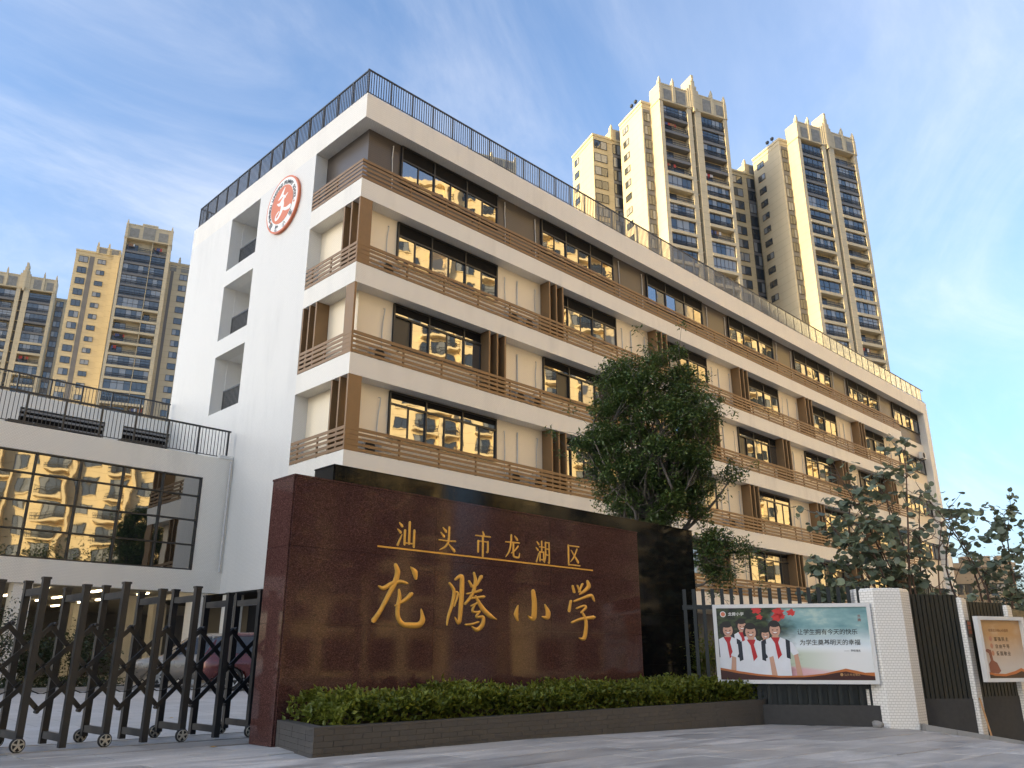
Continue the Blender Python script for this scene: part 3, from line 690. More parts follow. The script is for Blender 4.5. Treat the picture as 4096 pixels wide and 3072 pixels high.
# tower crown that only just shows over the school's roof railing
q = at_dist(1955, 640, 190); t_ = tower('distant cream tower whose crown just shows over the roof railing', (q[0] - 6, q[1] + 2)); zc = q[2] + 1.0
bx(t_, 'core', M['tw'], (0, 14, 0, 12, 0, zc - 3.5)); bx(t_, 'crown', M['tw'], (-.3, 14.3, -.3, 4, zc - 3.5, zc)); [spire(t_, x, zc - 1, zc + 1.8) for x in (0, 7, 14)]
[bx(t_, 'relief_panel', M['relief'], (x, x + 2.4, -.38, 0, zc - 2.6, zc - .5)) for x in (1, 4, 7.6, 10.8)]
rr6 = random.Random(6)
for i in range(12):
    for x in (1.0, 5.2, 9.4): glazing(t_, x, -.05, zc - 6.6 - 3 * i, 3.4, 1.9, 3, rr6)
# tan building low at the right edge, behind the orchid trees
q = at_dist(3905, 2250, 95); t_ = thing('tan_building', 'tan low-rise with ledges behind the broad-leaved trees at the fence', 'building', (q[0], q[1], -1), rad(-60), local=True)
zt_ = q[2] + 1
M['tan'] = tower_mat('tan_stone_paint', (.46, .36, .24), .2)
bx(t_, 'wall', M['tan'], (-3.2, 3.2, 0, 10, 0, zt_)); bx(t_, 'ledge', M['tan'], (-3.4, 3.4, -.25, 10, zt_ - .5, zt_ - .1), (-3.4, 3.4, -.2, 10, zt_ - 3.4, zt_ - 3.1), (-3.4, 3.4, -.2, 10, zt_ - 5.6, zt_ - 5.3))
for x in (-2.6, -.9, .8, 2.3): bx(t_, 'merlon', M['tan'], (x - .45, x + .45, -.2, 1, zt_, zt_ + .6))
rr5 = random.Random(5)
for z in (2.0, 5.0, 8.0):
    for x in (-2.2, .6): glazing(t_, x, -.05, zt_ - z - 1.6, 1.6, 1.5, 2, rr5)

# ------------------------------------------------------------------ the other side of the street (seen in the windows) and an unseen block added for shade
def opposite(label, loc, rotz, seed, nfl=13, W=34.0, D=14.0, name='street_apartments'):
    t_ = thing(name, label, 'apartment block', (loc[0], loc[1], 0), rotz, None, local=True); rnd = random.Random(seed)
    H = 3.1 * nfl + 1.5; bx(t_, 'wall', M['street'], (0, W, 0, D, -.5, H)); bx(t_, 'cornice', M['street'], (-.5, W + .5, -.6, D, H, H + .8), (-.25, W + .25, -.3, D, 3.6, 4.0))
    x = 1.2; k = 0
    while x < W - 4:
        if k % 2 == 0:
            for i in range(1, nfl):
                z = 3.1 * i + 1.0
                bx(t_, 'balcony_slab', M['street'], (x, x + 3.6, -1.2, 0.02, z - .35, z)); put('balcony_rail', trail(3.6), t_, (x, -1.15, z)); glazing(t_, x + .4, -.05, z + .05, 2.8, 2.2, 3, rnd)
            bx(t_, 'pier', M['street'], (x - .5, x - .1, -1.25, .02, 0, H)); x += 5.0
        else:
            for i in range(1, nfl): glazing(t_, x, -.05, 3.1 * i + 1.9, 1.8, 1.5, 2, rnd); bx(t_, 'sill', M['street'], (x - .1, x + 1.9, -.18, .02, 3.1 * i + 1.72, 3.1 * i + 1.86))
            x += 3.2
        k += 1
    for x in np.arange(1.5, W - 3, 4.2): bx(t_, 'shopfront', M['dark_in'], (float(x), float(x) + 3.2, -.06, .1, 0, 3.2))
    return t_
# fronts facing the school; the unseen west block is added to keep the forecourt in shade
opposite('yellow apartment block across the street, opposite the far end of the school', (152, 2), rad(212), 101, 23, 42)
opposite('yellow apartment block across the street, opposite the school front', (104, -22), rad(208), 102, 23, 44)
opposite('yellow apartment block across the street, opposite the gate', (58, -46), rad(208), 103, 27, 40)
opposite('yellow apartment block across the street, behind the viewer', (14, -62), rad(195), 105, 12, 34)
opposite('apartment block west of the gate that shades the forecourt', (-140, 34), rad(90), 107, 22, 78, 14, 'west_apartments')
# ------------------------------------------------------------------ the granite sign
def granite(name, base, fleck, fleck2, rough, sc=70, ior=1.34):
    m, t, p = nodes(name); P = pos_of(t)
    st = nd(t, 'ShaderNodeMapping'); st.inputs['Rotation'].default_value = (.6, .4, .5); st.inputs['Scale'].default_value = (1, 1, 1.9); t.links.new(P, st.inputs[0])
    n1 = noise(t, st.outputs[0], sc, 5, .7, .8); n2 = noise(t, st.outputs[0], sc * .37, 3, .6, 1.0); n3 = noise(t, P, 1.1, 4)
    c = mixrgb(t, ramp(t, n1, .50, .66), base, fleck); c = mixrgb(t, mth(t, 'MULTIPLY', ramp(t, n2, .56, .70), .8), c, fleck2)
    c = mixrgb(t, mth(t, 'MULTIPLY', ramp(t, n1, .48, .34), .8), c, tuple(q * .35 for q in base))
    c = mixrgb(t, mth(t, 'MULTIPLY', ramp(t, n3, .40, .68), .28), c, tuple(q * .6 for q in base))
    t.links.new(c, p.inputs['Base Color'])
    sp = nd(t, 'ShaderNodeMapping'); sp.inputs['Scale'].default_value = (2.2, 2.2, .4); t.links.new(P, sp.inputs[0])
    t.links.new(ramp(t, noise(t, sp.outputs[0], 1.2, 5), .35, .75, rough, rough + .05), p.inputs['Roughness']); p.inputs['IOR'].default_value = ior; return m
M['red_granite'] = granite('polished_red_granite', (.062, .029, .026), (.16, .080, .068), (.026, .013, .012), .04, 45, 1.27)
M['black_granite'] = granite('polished_black_granite', (.0065, .0065, .007), (.013, .0125, .012), (.004, .004, .004), .05)
M['gold'] = mat('gold_leaf_paint', (.66, .37, .075), .42, .10, 9, .45)
M['joint'] = mat('granite_joint', (.10, .055, .04), .8, .1, 5)
SX0, SX1, SY0, SY1, SZ = 6.13, 14.47, 10.78, 11.42, 3.70
sign = thing('school_name_sign', 'polished dark red granite wall sign with golden Chinese lettering', 'sign', (SX0, SY0, 0))
b = MB(); b.box(SX0 + .045, SX1 - .045, SY0 + .045, SY1 - .045, -.1, SZ - .05); wpart('core', b, M['joint'], sign)
zr = [-.06, .52, 1.60, 2.68, SZ]; xr = [SX0, 8.86, 11.70, SX1]; G = .0022
for i in range(4):
    for j in range(3):
        b = MB(); b.box(xr[j] + (G if j else .026), xr[j + 1] - (G if j < 2 else 0), SY0, SY0 + .04, zr[i] + G, zr[i + 1] - G); wpart('granite_slab', b, M['red_granite'], sign)
    b = MB(); b.box(SX0, SX0 + .04, SY0 + .022, SY1, zr[i] + G, zr[i + 1] - G); wpart('granite_slab', b, M['red_granite'], sign)
    b = MB(); b.box(SX1 - .04, SX1, SY0 + .042, SY1, zr[i] + G, zr[i + 1] - G); wpart('granite_slab', b, M['red_granite'], sign)
b = MB(); b.box(SX0 - .008, SX1 + .008, SY0 - .008, SY1 + .008, SZ, SZ + .03); wpart('coping', b, M['red_granite'], sign)
# lettering: brush strokes traced on the sign's own plane
def brush(pts, ws):
    """closed outline of a brush stroke through pts with half-widths ws (smoothed)"""
    P = np.array(pts, float); Wd = np.array(ws, float); n = len(P)
    if n > 2:
        Q = []; V = []
        for i in range(n - 1):
            p0, p1, p2, p3 = P[max(i - 1, 0)], P[i], P[i + 1], P[min(i + 2, n - 1)]
            for k in range(6):
                u = k / 6; Q.append(.5 * ((2 * p1) + (p2 - p0) * u + (2 * p0 - 5 * p1 + 4 * p2 - p3) * u * u + (3 * p1 - p0 - 3 * p2 + p3) * u ** 3)); V.append(Wd[i] * (1 - u) + Wd[i + 1] * u)
        Q.append(P[-1]); V.append(Wd[-1]); P, Wd = np.array(Q), np.array(V)
    else:
        u = np.linspace(0, 1, 5); P = np.array([P[0] * (1 - k) + P[1] * k for k in u]); Wd = np.array([Wd[0] * (1 - k) + Wd[1] * k for k in u])
    T = np.gradient(P, axis=0); T /= (np.linalg.norm(T, axis=1)[:, None] + 1e-9); N = np.stack([-T[:, 1], T[:, 0]], 1)
    return P, Wd, T, N
def stroke_mesh(mb, pts, ws, to3, deep):
    P, Wd, T, N = brush(pts, ws); n = len(P)
    # rounded ends
    P = np.vstack([P[:1] - T[:1] * Wd[0] * .8, P, P[-1:] + T[-1:] * Wd[-1] * .8]); N = np.vstack([N[:1], N, N[-1:]]); Wd = np.concatenate([[Wd[0] * .45], Wd, [Wd[-1] * .45]])
    rows = []
    for off, d in ((-1, 0), (-.72, .75), (0, 1), (.72, .75), (1, 0)):
        rows.append([to3(p + nn * w * off, deep * d) for p, nn, w in zip(P, N, Wd)])
    m_ = len(P); vs = [v for r in rows for v in r]; fs = []
    for k in range(4):
        for i in range(m_ - 1): fs.append((k * m_ + i, k * m_ + i + 1, (k + 1) * m_ + i + 1, (k + 1) * m_ + i))
    for i in (0, m_ - 1): fs.append(tuple(k * m_ + i for k in range(5)))
    mb.add(vs, fs, 0, True)
g = MB(); emb3 = lambda p, d: (XF - .149 - d, EY - p[0], EZ + p[1])
for pts, ws in [([(-.42,.16),(-.22,.06),(.0,.08),(.06,-.16),(-.04,-.42),(-.26,-.62),(-.46,-.62),(-.44,-.44),(-.22,-.30)], [.03,.09,.15,.13,.11,.08,.06,.05,.04]), ([(-.10,-.34),(.16,-.30),(.44,-.40),(.78,-.40)], [.03,.06,.09,.12]),
                ([(-.02,.12),(.12,.26),(.22,.30),(.46,.40)], [.14,.10,.06,.03]), ([(.16,.80),(.02,.62),(-.10,.46),(-.34,.34)], [.03,.09,.11,.03]), ([(-.10,.44),(.10,.40),(.30,.24)], [.06,.05,.03])]:
    stroke_mesh(g, pts, ws, emb3, .012)
wpart('crest_figure', g, M['em_wh'], emblem)
def z3(p): return (1000 + p[0] * .5426, 1800 + p[1] * .5426)
def z4(p): return (1800 + p[0] * .5424, 1900 + p[1] * .5424)
def on_sign(conv):
    def f(p, d): q = on_y(*conv(p), SY0); return (q[0], SY0 - .001 - d, q[2])
    return f
BIG = [
 ('z3', [([(948,1003),(985,1018),(1045,985),(1105,970),(1155,982)], [7,17,17,15,10]), ([(1072,845),(1088,900),(1068,975),(1018,1075),(960,1185),(910,1258)], [13,20,20,17,16,20]),
         ([(1097,1030),(1102,1085),(1088,1170),(1092,1235),(1125,1283),(1185,1292),(1245,1288),(1272,1250),(1260,1172)], [8,15,16,17,19,22,22,20,3]), ([(1188,1062),(1140,1108),(1068,1148)], [17,15,6]), ([(1183,862),(1214,900),(1222,948)], [4,22,11])]),
 ('z3', [([(1470,982),(1503,1040),(1492,1130),(1462,1225),(1450,1292)], [9,13,13,11,4]), ([(1512,955),(1558,930),(1562,1010),(1554,1150),(1540,1275),(1508,1232)], [9,16,18,17,14,3]), ([(1512,1045),(1532,1062),(1505,1150)], [7,10,6]),
         ([(1612,965),(1635,1005)], [7,12]), ([(1650,905),(1662,975),(1635,1070),(1585,1135)], [8,14,13,10]), ([(1703,935),(1672,995)], [15,8]), ([(1598,1060),(1650,1050),(1702,1035)], [7,9,11]), ([(1608,1098),(1665,1088),(1722,1082)], [7,9,12]),
         ([(1662,1078),(1712,1165),(1772,1225),(1815,1248)], [9,17,17,3]), ([(1630,1150),(1672,1130)], [7,9]), ([(1655,1140),(1640,1190),(1688,1195)], [9,9,9]), ([(1690,1190),(1668,1232),(1718,1232),(1712,1290),(1672,1325),(1632,1300)], [9,9,12,17,17,4]), ([(1588,1288),(1630,1285),(1682,1268)], [9,9,8])]),
 ('z4', [([(612,855),(622,940),(618,1045),(600,1058),(572,1038)], [15,19,21,14,3]), ([(500,962),(488,1025),(498,1072)], [4,19,7]), ([(697,955),(722,1010),(716,1050),(678,1046)], [4,18,18,5])]),
 ('z4', [([(903,818),(915,862)], [8,11]), ([(938,815),(958,858)], [6,10]), ([(975,805),(950,862)], [9,7]), ([(1012,782),(1022,822),(988,858),(955,880)], [9,17,12,6]), ([(890,930),(878,1002)], [10,12]), ([(915,932),(985,905),(1040,890),(1062,928)], [8,10,14,6]),
         ([(932,985),(985,965),(1000,980),(965,1015)], [7,9,11,7]), ([(975,1015),(1002,1075),(1000,1155),(985,1207),(948,1202)], [8,12,15,16,3]), ([(898,1088),(965,1062),(1058,1050)], [9,11,15])])]
for key, strokes in BIG:
    g = MB(); f3 = on_sign(z3 if key == 'z3' else z4)
    for pts, ws in strokes: stroke_mesh(g, pts, ws, f3, .016)
    wpart('large_character', g, M['gold'], sign)
V_, H_ = 6.0, 3.2
SM = {'shan': [([(12,88),(26,77)],[3,7]),([(5,63),(19,53)],[3,7]),([(8,4),(16,22),(27,45)],[6,5,2]),([(65,95),(65,14)],[V_,V_]),([(42,62),(42,10)],[V_,V_]),([(90,66),(90,4)],[V_,V_]),([(42,15),(90,15)],[H_,H_])],
 'tou': [([(25,92),(42,78)],[3,7]),([(14,72),(31,58)],[3,7]),([(4,42),(60,42),(96,44)],[H_,H_,4]),([(60,96),(58,45),(42,20),(8,3)],[V_,V_,5,2]),([(58,30),(90,6)],[3,8])],
 'shi': [([(48,98),(55,86)],[3,7]),([(6,79),(94,80)],[H_,4]),([(22,58),(22,15)],[V_,V_]),([(22,58),(80,58)],[H_,H_]),([(80,58),(80,20),(70,17)],[V_,V_,2]),([(50,80),(50,-2)],[V_,V_])],
 'long': [([(6,67),(94,69)],[H_,4]),([(42,98),(40,62),(28,28),(6,4)],[V_,V_,5,2]),([(56,67),(56,18),(64,8),(90,8),(95,26)],[V_,V_,5,5,2]),([(86,54),(66,36),(40,22)],[5,4,2]),([(64,96),(80,82)],[3,7])],
 'hu': [([(8,90),(20,80)],[3,6]),([(2,64),(14,55)],[3,6]),([(4,4),(12,22),(20,42)],[5,4,2]),([(24,70),(58,70)],[H_,H_]),([(41,94),(41,48)],[5,5]),([(28,48),(28,10)],[5,5]),([(28,48),(54,48)],[H_,H_]),([(54,48),(54,10)],[5,5]),([(28,15),(54,15)],[H_,H_]),([(67,92),(67,35),(58,3)],[5,5,2]),([(67,92),(92,92)],[H_,H_]),([(92,92),(92,8),(83,8)],[5,5,2]),([(67,64),(92,64)],[H_,H_]),([(67,38),(92,38)],[H_,H_])],
 'qu': [([(10,92),(90,92)],[H_,4]),([(12,92),(12,6)],[V_,V_]),([(12,6),(95,6)],[H_,4]),([(76,80),(54,46),(26,20)],[5,5,2]),([(32,72),(82,22)],[3,8])]}
for nm, (vx, vy) in zip(('shan', 'tou', 'shi', 'long', 'hu', 'qu'), ((878,1153),(966,1164),(1043,1174),(1107,1181),(1173,1192),(1239,1200))):
    q = on_y(vx * 4096 / 2212, vy * 4096 / 2212, SY0); hh_ = .43; ww_ = .40; g = MB()
    for pts, ws in SM[nm]: stroke_mesh(g, [((x - 50) / 100 * ww_, (y_ - 50) / 100 * hh_) for x, y_ in pts], [w_ / 100 * ww_ for w_ in ws], lambda p, d, q=q: (q[0] + p[0], SY0 - .001 - d, q[2] + p[1]), .010)
    wpart('small_character', g, M['gold'], sign)
qa, qb = on_y(815 * 1.8517, 1180 * 1.8517, SY0), on_y(1280 * 1.8517, 1232 * 1.8517, SY0); zl = (qa[2] + qb[2]) / 2
b = MB(); b.box(qa[0], qb[0], SY0 - .010, SY0 - .001, zl - .013, zl + .013); wpart('gold_rule', b, M['gold'], sign)
# black granite wall behind
bw = thing('black_granite_wall', 'taller polished black granite wall standing behind the red sign', 'wall', (7.28, 11.55, 0))
b = MB(); b.box(7.32, 17.76, 11.6, 12.1, -.3, 4.13); wpart('core', b, M['dark_in'], bw)
xr = [7.28] + [7.28 + 2.1 * i for i in range(1, 5)] + [17.8]; zr = [-.3, 1.0, 2.1, 3.2, 4.17]
for i in range(4):
    for j in range(5):
        b = MB(); b.box(xr[j] + (.002 if j else .024), xr[j + 1] - .002, 11.55, 11.59, zr[i] + .002, zr[i + 1] - .002); wpart('granite_slab', b, M['black_granite'], bw)
    for x0, x1 in ((7.28, 7.318), (17.762, 17.8)):
        b = MB(); b.box(x0, x1, 11.574 if x0 < 8 else 11.594, 12.15, zr[i] + .002, zr[i + 1] - .002); wpart('granite_slab', b, M['black_granite'], bw)
b = MB(); b.box(7.27, 17.81, 11.54, 12.16, 4.17, 4.19); wpart('coping', b, M['black_granite'], bw)
# ------------------------------------------------------------------ planter with a clipped hedge
PX0, PX1, PY0, PY1 = 5.79, 17.25, 9.23, 10.76
M['ptile'] = mat('grey_planter_tile', (.060, .058, .056), .55, .22, 2.0, bmp=.1); M['grout'] = mat('dark_grout', (.10, .098, .092), .9, .1, 4); M['soil'] = mat('dark_soil', (.035, .026, .018), .95, .3, 6)
planter = thing('planter', 'long low planter faced with dark grey tiles in front of the sign', 'planter', (PX0, PY0, 0))
PZ = .33
def ztop_p(x): return PZ - .006 * max(0, x - 9)
b = MB()
for (xa, xb, ya, yb) in ((PX0 + .055, PX1 - .012, PY0 + .012, PY0 + .15), (PX1 - .15, PX1 - .012, PY0 + .15, PY1)): b.box(xa, xb, ya, yb, -.35, PZ - .025)
b.prism([(PX0 + .016, PY0 + .013), (PX0 + .3, PY0 + .16), (PX0 + .62, PY1), (6.186, PY1)], -.35, PZ - .026); b.box(PX0 + .5, PX1 - .15, PY0 + .15, PY1, -.3, .24); wpart('core', b, M['grout'], planter)
PLA = np.array((PX0, PY0)); PLB = np.array((6.17, PY1)); PLL = np.linalg.norm(PLB - PLA); PLD = (PLB - PLA) / PLL; PLN = np.array((-PLD[1], PLD[0]))
TL, TH = .285, .064
for r_ in range(5):
    z1 = PZ - .03 - r_ * (TH + .003); n = int((PX1 - PX0) / TL); off = (r_ % 2) * TL / 2
    for i in range(n + 1):
        xa = max(PX0, PX0 + i * TL - off); xb = min(PX1, PX0 + (i + 1) * TL - off)
        if xb - xa < .04: continue
        low = -.30 if r_ == 4 else z1 - TH
        b = MB(); e = random.uniform(-.0015, .0015); b.box(xa + .0025, xb - .0025, PY0 - .002 + e, PY0 + .014, low, z1); wpart('tile', b, M['ptile'], planter)
    for i in range(6):
        sa = .012 + i * TL; sb_ = min(PLL, sa + TL)
        if sb_ - sa < .05: continue
        b = MB(); e = random.uniform(-.0015, .0015); zl_ = -.12 if r_ == 4 else z1 - TH; q0, q1 = PLA + PLD * (sa + .0025), PLA + PLD * (sb_ - .0025); b.ext([(*(q0 + PLN * (.002 + e)), zl_), (*(q1 + PLN * (.002 + e)), zl_), (*(q1 + PLN * (.002 + e)), z1), (*(q0 + PLN * (.002 + e)), z1)], (-PLN[0] * .014, -PLN[1] * .014, 0)); wpart('tile', b, M['ptile'], planter)
b = MB(); b.box(PX0 - .006, PX1 + .004, PY0 - .006, PY0 + .17, PZ - .028, PZ); b.prism([(PX0 + .034, PY0 + .17), (PX0 + .205, PY0 + .17), (6.345, PY1), (6.164, PY1)], PZ - .028, PZ); b.box(PX1 - .17, PX1, PY0 + .17, PY1, PZ - .028, PZ); wpart('coping', b, M['ptile'], planter)

# ------------------------------------------------------------------ foliage
def leaf_mat(name, a, b_, c, rough=.45, trans=.25):
    m, t, p = nodes(name); g = nd(t, 'ShaderNodeNewGeometry'); r = g.outputs['Random Per Island']
    n1 = noise(t, g.outputs['Position'], 2.2, 3)
    col = mixrgb(t, r, a, b_); k = nd(t, 'ShaderNodeMath', operation='GREATER_THAN'); k.inputs[1].default_value = .86; t.links.new(r, k.inputs[0])
    col = mixrgb(t, mth(t, 'MULTIPLY', k.outputs[0], .7), col, c); col = mixrgb(t, mth(t, 'MULTIPLY', ramp(t, n1, .35, .65), .5), col, tuple(q * .62 for q in a))
    t.links.new(col, p.inputs['Base Color']); p.inputs['Roughness'].default_value = rough
    tr = nd(t, 'ShaderNodeBsdfTranslucent'); t.links.new(mixrgb(t, .5, col, c), tr.inputs['Color'])
    mx = nd(t, 'ShaderNodeMixShader'); mx.inputs[0].default_value = trans
    o = [n for n in t.nodes if n.type == 'OUTPUT_MATERIAL'][0]
    t.links.new(p.outputs[0], mx.inputs[1]); t.links.new(tr.outputs[0], mx.inputs[2]); t.links.new(mx.outputs[0], o.inputs[0]); return m
M['ficus'] = leaf_mat('ficus_leaf', (.052, .095, .026), (.105, .170, .042), (.20, .25, .06), .38)
M['hedge'] = leaf_mat('hedge_leaf', (.125, .160, .018), (.215, .250, .030), (.34, .36, .06), .42, .4)
M['broad'] = leaf_mat('broad_leaf', (.11, .145, .10), (.19, .225, .15), (.26, .29, .15), .5)
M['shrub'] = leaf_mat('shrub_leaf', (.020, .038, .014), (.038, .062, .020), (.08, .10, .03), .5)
M['bark'] = mat('grey_bark', (.13, .115, .10), .9, .35, 3, bmp=.8, bscale=14)
M['twig'] = mat('brown_twig', (.10, .062, .045), .85, .3, 6)
M['dry'] = mat('dry_brown_leaf', (.19, .11, .06), .8, .3, 20)
def leaves(centers, size, aspect=.5, droop=.2, fold=.25, up=None, spread=1.0, rg=rng):
    """one folded leaf (2 quads) per centre, as arrays"""
    n = len(centers); C = np.asarray(centers)
    d = rg.normal(size=(n, 3)); d[:, 2] = d[:, 2] * .6 - droop
    if up is not None: d = d * spread + up
    d /= np.linalg.norm(d, axis=1)[:, None] + 1e-9
    nrm = rg.normal(size=(n, 3)) * .55; nrm[:, 2] += 1.2
    sd = np.cross(d, nrm); sd /= np.linalg.norm(sd, axis=1)[:, None] + 1e-9; nn = np.cross(sd, d)
    L = (size * rg.uniform(.7, 1.25, n))[:, None]; Wd = L * aspect
    a = C; t_ = C + d * L; m_ = C + d * L * .45 - nn * Wd * fold
    l = C + d * L * .45 + sd * Wd * .5 + nn * Wd * fold * .4; r = C + d * L * .45 - sd * Wd * .5 + nn * Wd * fold * .4
    V = np.stack([a, l, t_, r, m_], 1).reshape(-1, 3); k = np.arange(n)[:, None] * 5
    Fc = np.concatenate([k + np.array([[0, 4, 2, 1]]), k + np.array([[0, 3, 2, 4]])], 0)
    return V, Fc
def leaf_mesh(name, V, Fc, m):
    me = bpy.data.meshes.new(name); me.vertices.add(len(V)); me.vertices.foreach_set('co', V.astype('f').ravel())
    me.loops.add(Fc.size); me.loops.foreach_set('vertex_index', Fc.astype('i').ravel()); me.polygons.add(len(Fc))
    me.polygons.foreach_set('loop_start', np.arange(0, Fc.size, 4, dtype='i')); me.polygons.foreach_set('loop_total', np.full(len(Fc), 4, 'i'))
    me.materials.append(m); me.update(calc_edges=True); me.validate(); return me
# hedge
def hh(x): return .62 + .05 * np.sin(x * 2.3) + .04 * np.sin(x * 5.1 + 1) + .05 * sstep((x - 13) / 3)
N = 30000
xs_ = rng.uniform(PX0 + .42, PX1 - .35, N); k_ = rng.uniform(0, 1, N); ys_ = PY0 + .12 + (PY1 - PY0 - .2) * rng.beta(.75, 1.0, N)
top = hh(xs_) + .055 * np.sin(xs_ * 13 + ys_ * 9) + .045 * np.sin(xs_ * 31) * np.sin(ys_ * 23)
edge = np.minimum(1, np.minimum(xs_ - PX0 - .38, PX1 - .3 - xs_) / .35); edge_y = np.clip((ys_ - PY0 - .1) / .22, 0, 1)
top = .28 + (top - .28) * np.sqrt(np.clip(edge, .05, 1)) * (0.80 + .20 * np.sqrt(edge_y))
zs_ = .26 + (top - .26) * np.where(rng.uniform(0, 1, N) < .6, rng.uniform(.8, 1.06, N), rng.uniform(.05, 1, N))
ys_ = ys_ - .03 * rng.uniform(0, 1, N)
V, Fc = leaves(np.stack([xs_, ys_, zs_], 1), .085, .55, -.55, .3)
hd = obj('hedge', leaf_mesh('hedge', V, Fc, M['hedge'])); tag(hd, 'clipped yellow-green hedge filling the planter below the sign', 'hedge')
b = MB(); b.box(PX0 + .95, PX1 - .5, PY0 + .35, PY1 - .02, .24, .40); ho = wpart('hedge_core', b, M['soil'], None); ho.parent = hd
# tree with limbs and leaf clumps
def limb(b, a, c, r0, r1, sag=0, n=6, wob=.06):
    a = np.array(a, float); c = np.array(c, float); L = np.linalg.norm(c - a); pts = []; rs = []
    w = rng.normal(size=3) * wob * L; w2 = rng.normal(size=3) * wob * L * .6
    for i in range(n + 1):
        q = i / n; p = a + (c - a) * q + w * math.sin(q * math.pi) + w2 * math.sin(q * 2 * math.pi); p[2] += sag * math.sin(q * math.pi); pts.append(p); rs.append(r0 + (r1 - r0) * q)
    b.tube(pts, rs, 7); return pts
TB = np.array((19.65, 13.79, .05))
tree = thing('ficus_tree', 'dense dark green tree rising behind the black granite wall', 'tree', tuple(TB))
tb = MB(); lb = MB()
s1 = limb(tb, TB + (0, 0, -.1), TB + (-.75, .45, 4.6), .22, .15, 0, 8, .02); s2 = limb(tb, TB + (.12, -.1, -.1), TB + (.35, -.35, 4.4), .20, .14, 0, 8, .02)
s3 = limb(tb, TB + (0.05, .1, 0), TB + (-.15, .2, 5.0), .15, .10, 0, 8, .03)
# clumps sit inside the crown's outline
view = _H; lat = _R
def crown_pt(u, w, z): return TB + np.array([0, 0, -TB[2]]) + lat * u + view * w + np.array([0, 0, z])
clumps = []
tries = 0
while len(clumps) < 76 and tries < 6000:
    tries += 1
    u, w, z = rng.uniform(-2.4, 2.3), rng.uniform(-2.0, 2.0), rng.uniform(4.5, 10.0)
    hw = np.interp(z, [4.4, 5.2, 6.2, 7.2, 8.2, 9.2, 9.9], [.7, 1.5, 1.8, 1.98, 1.8, 1.3, .5]); cu = np.interp(z, [4.4, 6.5, 8.5, 10], [0, -.15, -.2, .15])
    e = ((u - cu) / hw) ** 2 + (w / (hw * .85)) ** 2
    if e > 1 or e < .18: continue
    if any((u - p[0]) ** 2 + (w - p[1]) ** 2 + (z - p[2]) ** 2 < .52 ** 2 for p in clumps): continue
    clumps.append((u, w, z))
clumps += [(1.2, -.6, 4.15), (1.55, -.3, 4.3), (1.2, -.5, 3.7), (-1.5, .2, 4.5), (2.2, -.2, 6.2), (-2.15, 0, 7.2), (1.5, -.4, 3.3), (2.1, -.4, 4.0), (.7, -.3, 9.9), (-1.0, .1, 9.4)]
stems = s1[5:] + s2[5:] + s3[5:]; CL = []
for (u, w, z) in clumps:
    c = crown_pt(u, w, z); base = min(stems, key=lambda p: np.linalg.norm(p - c) + .6 * max(0, p[2] - c[2])); 
    lp = limb(lb, base, c, .055, .012, -.1, 6, .10)
    R_ = rng.uniform(.34, .60); n = int(520 * (R_ / .45) ** 2)
    dv = rng.normal(size=(n, 3)); dv /= np.linalg.norm(dv, axis=1)[:, None]; rr_ = R_ * rng.uniform(.25, 1.08, n) ** .6
    CL.append(c + dv * rr_[:, None] * np.array([1, 1, .72]) + np.array([0, 0, .05]))
    for _ in range(5):
        tip = c + rng.normal(size=3) * R_ * .9; limb(lb, lp[-2], tip, .010, .004, 0, 3, .08); CL.append(tip + rng.normal(size=(26, 3)) * .09)
wpart('trunk', tb, M['bark'], tree); wpart('limbs', lb, M['bark'], tree)
C_ = np.concatenate(CL); V, Fc = leaves(C_, .115, .42, .15, .2); o = obj('crown', leaf_mesh('crown', V - TB, Fc, M['ficus']), tree, TB); o['kind'] = 'stuff'
# aerial roots
ar = MB()
for _ in range(16):
    p = TB + np.array([rng.uniform(-.9, .6), rng.uniform(-.5, .5), rng.uniform(4.6, 6.2)]); limb(ar, p, p + np.array([rng.uniform(-.1, .1), 0, -rng.uniform(1.0, 2.2)]), .012, .006, 0, 4, .03)
wpart('aerial_roots', ar, M['bark'], tree)
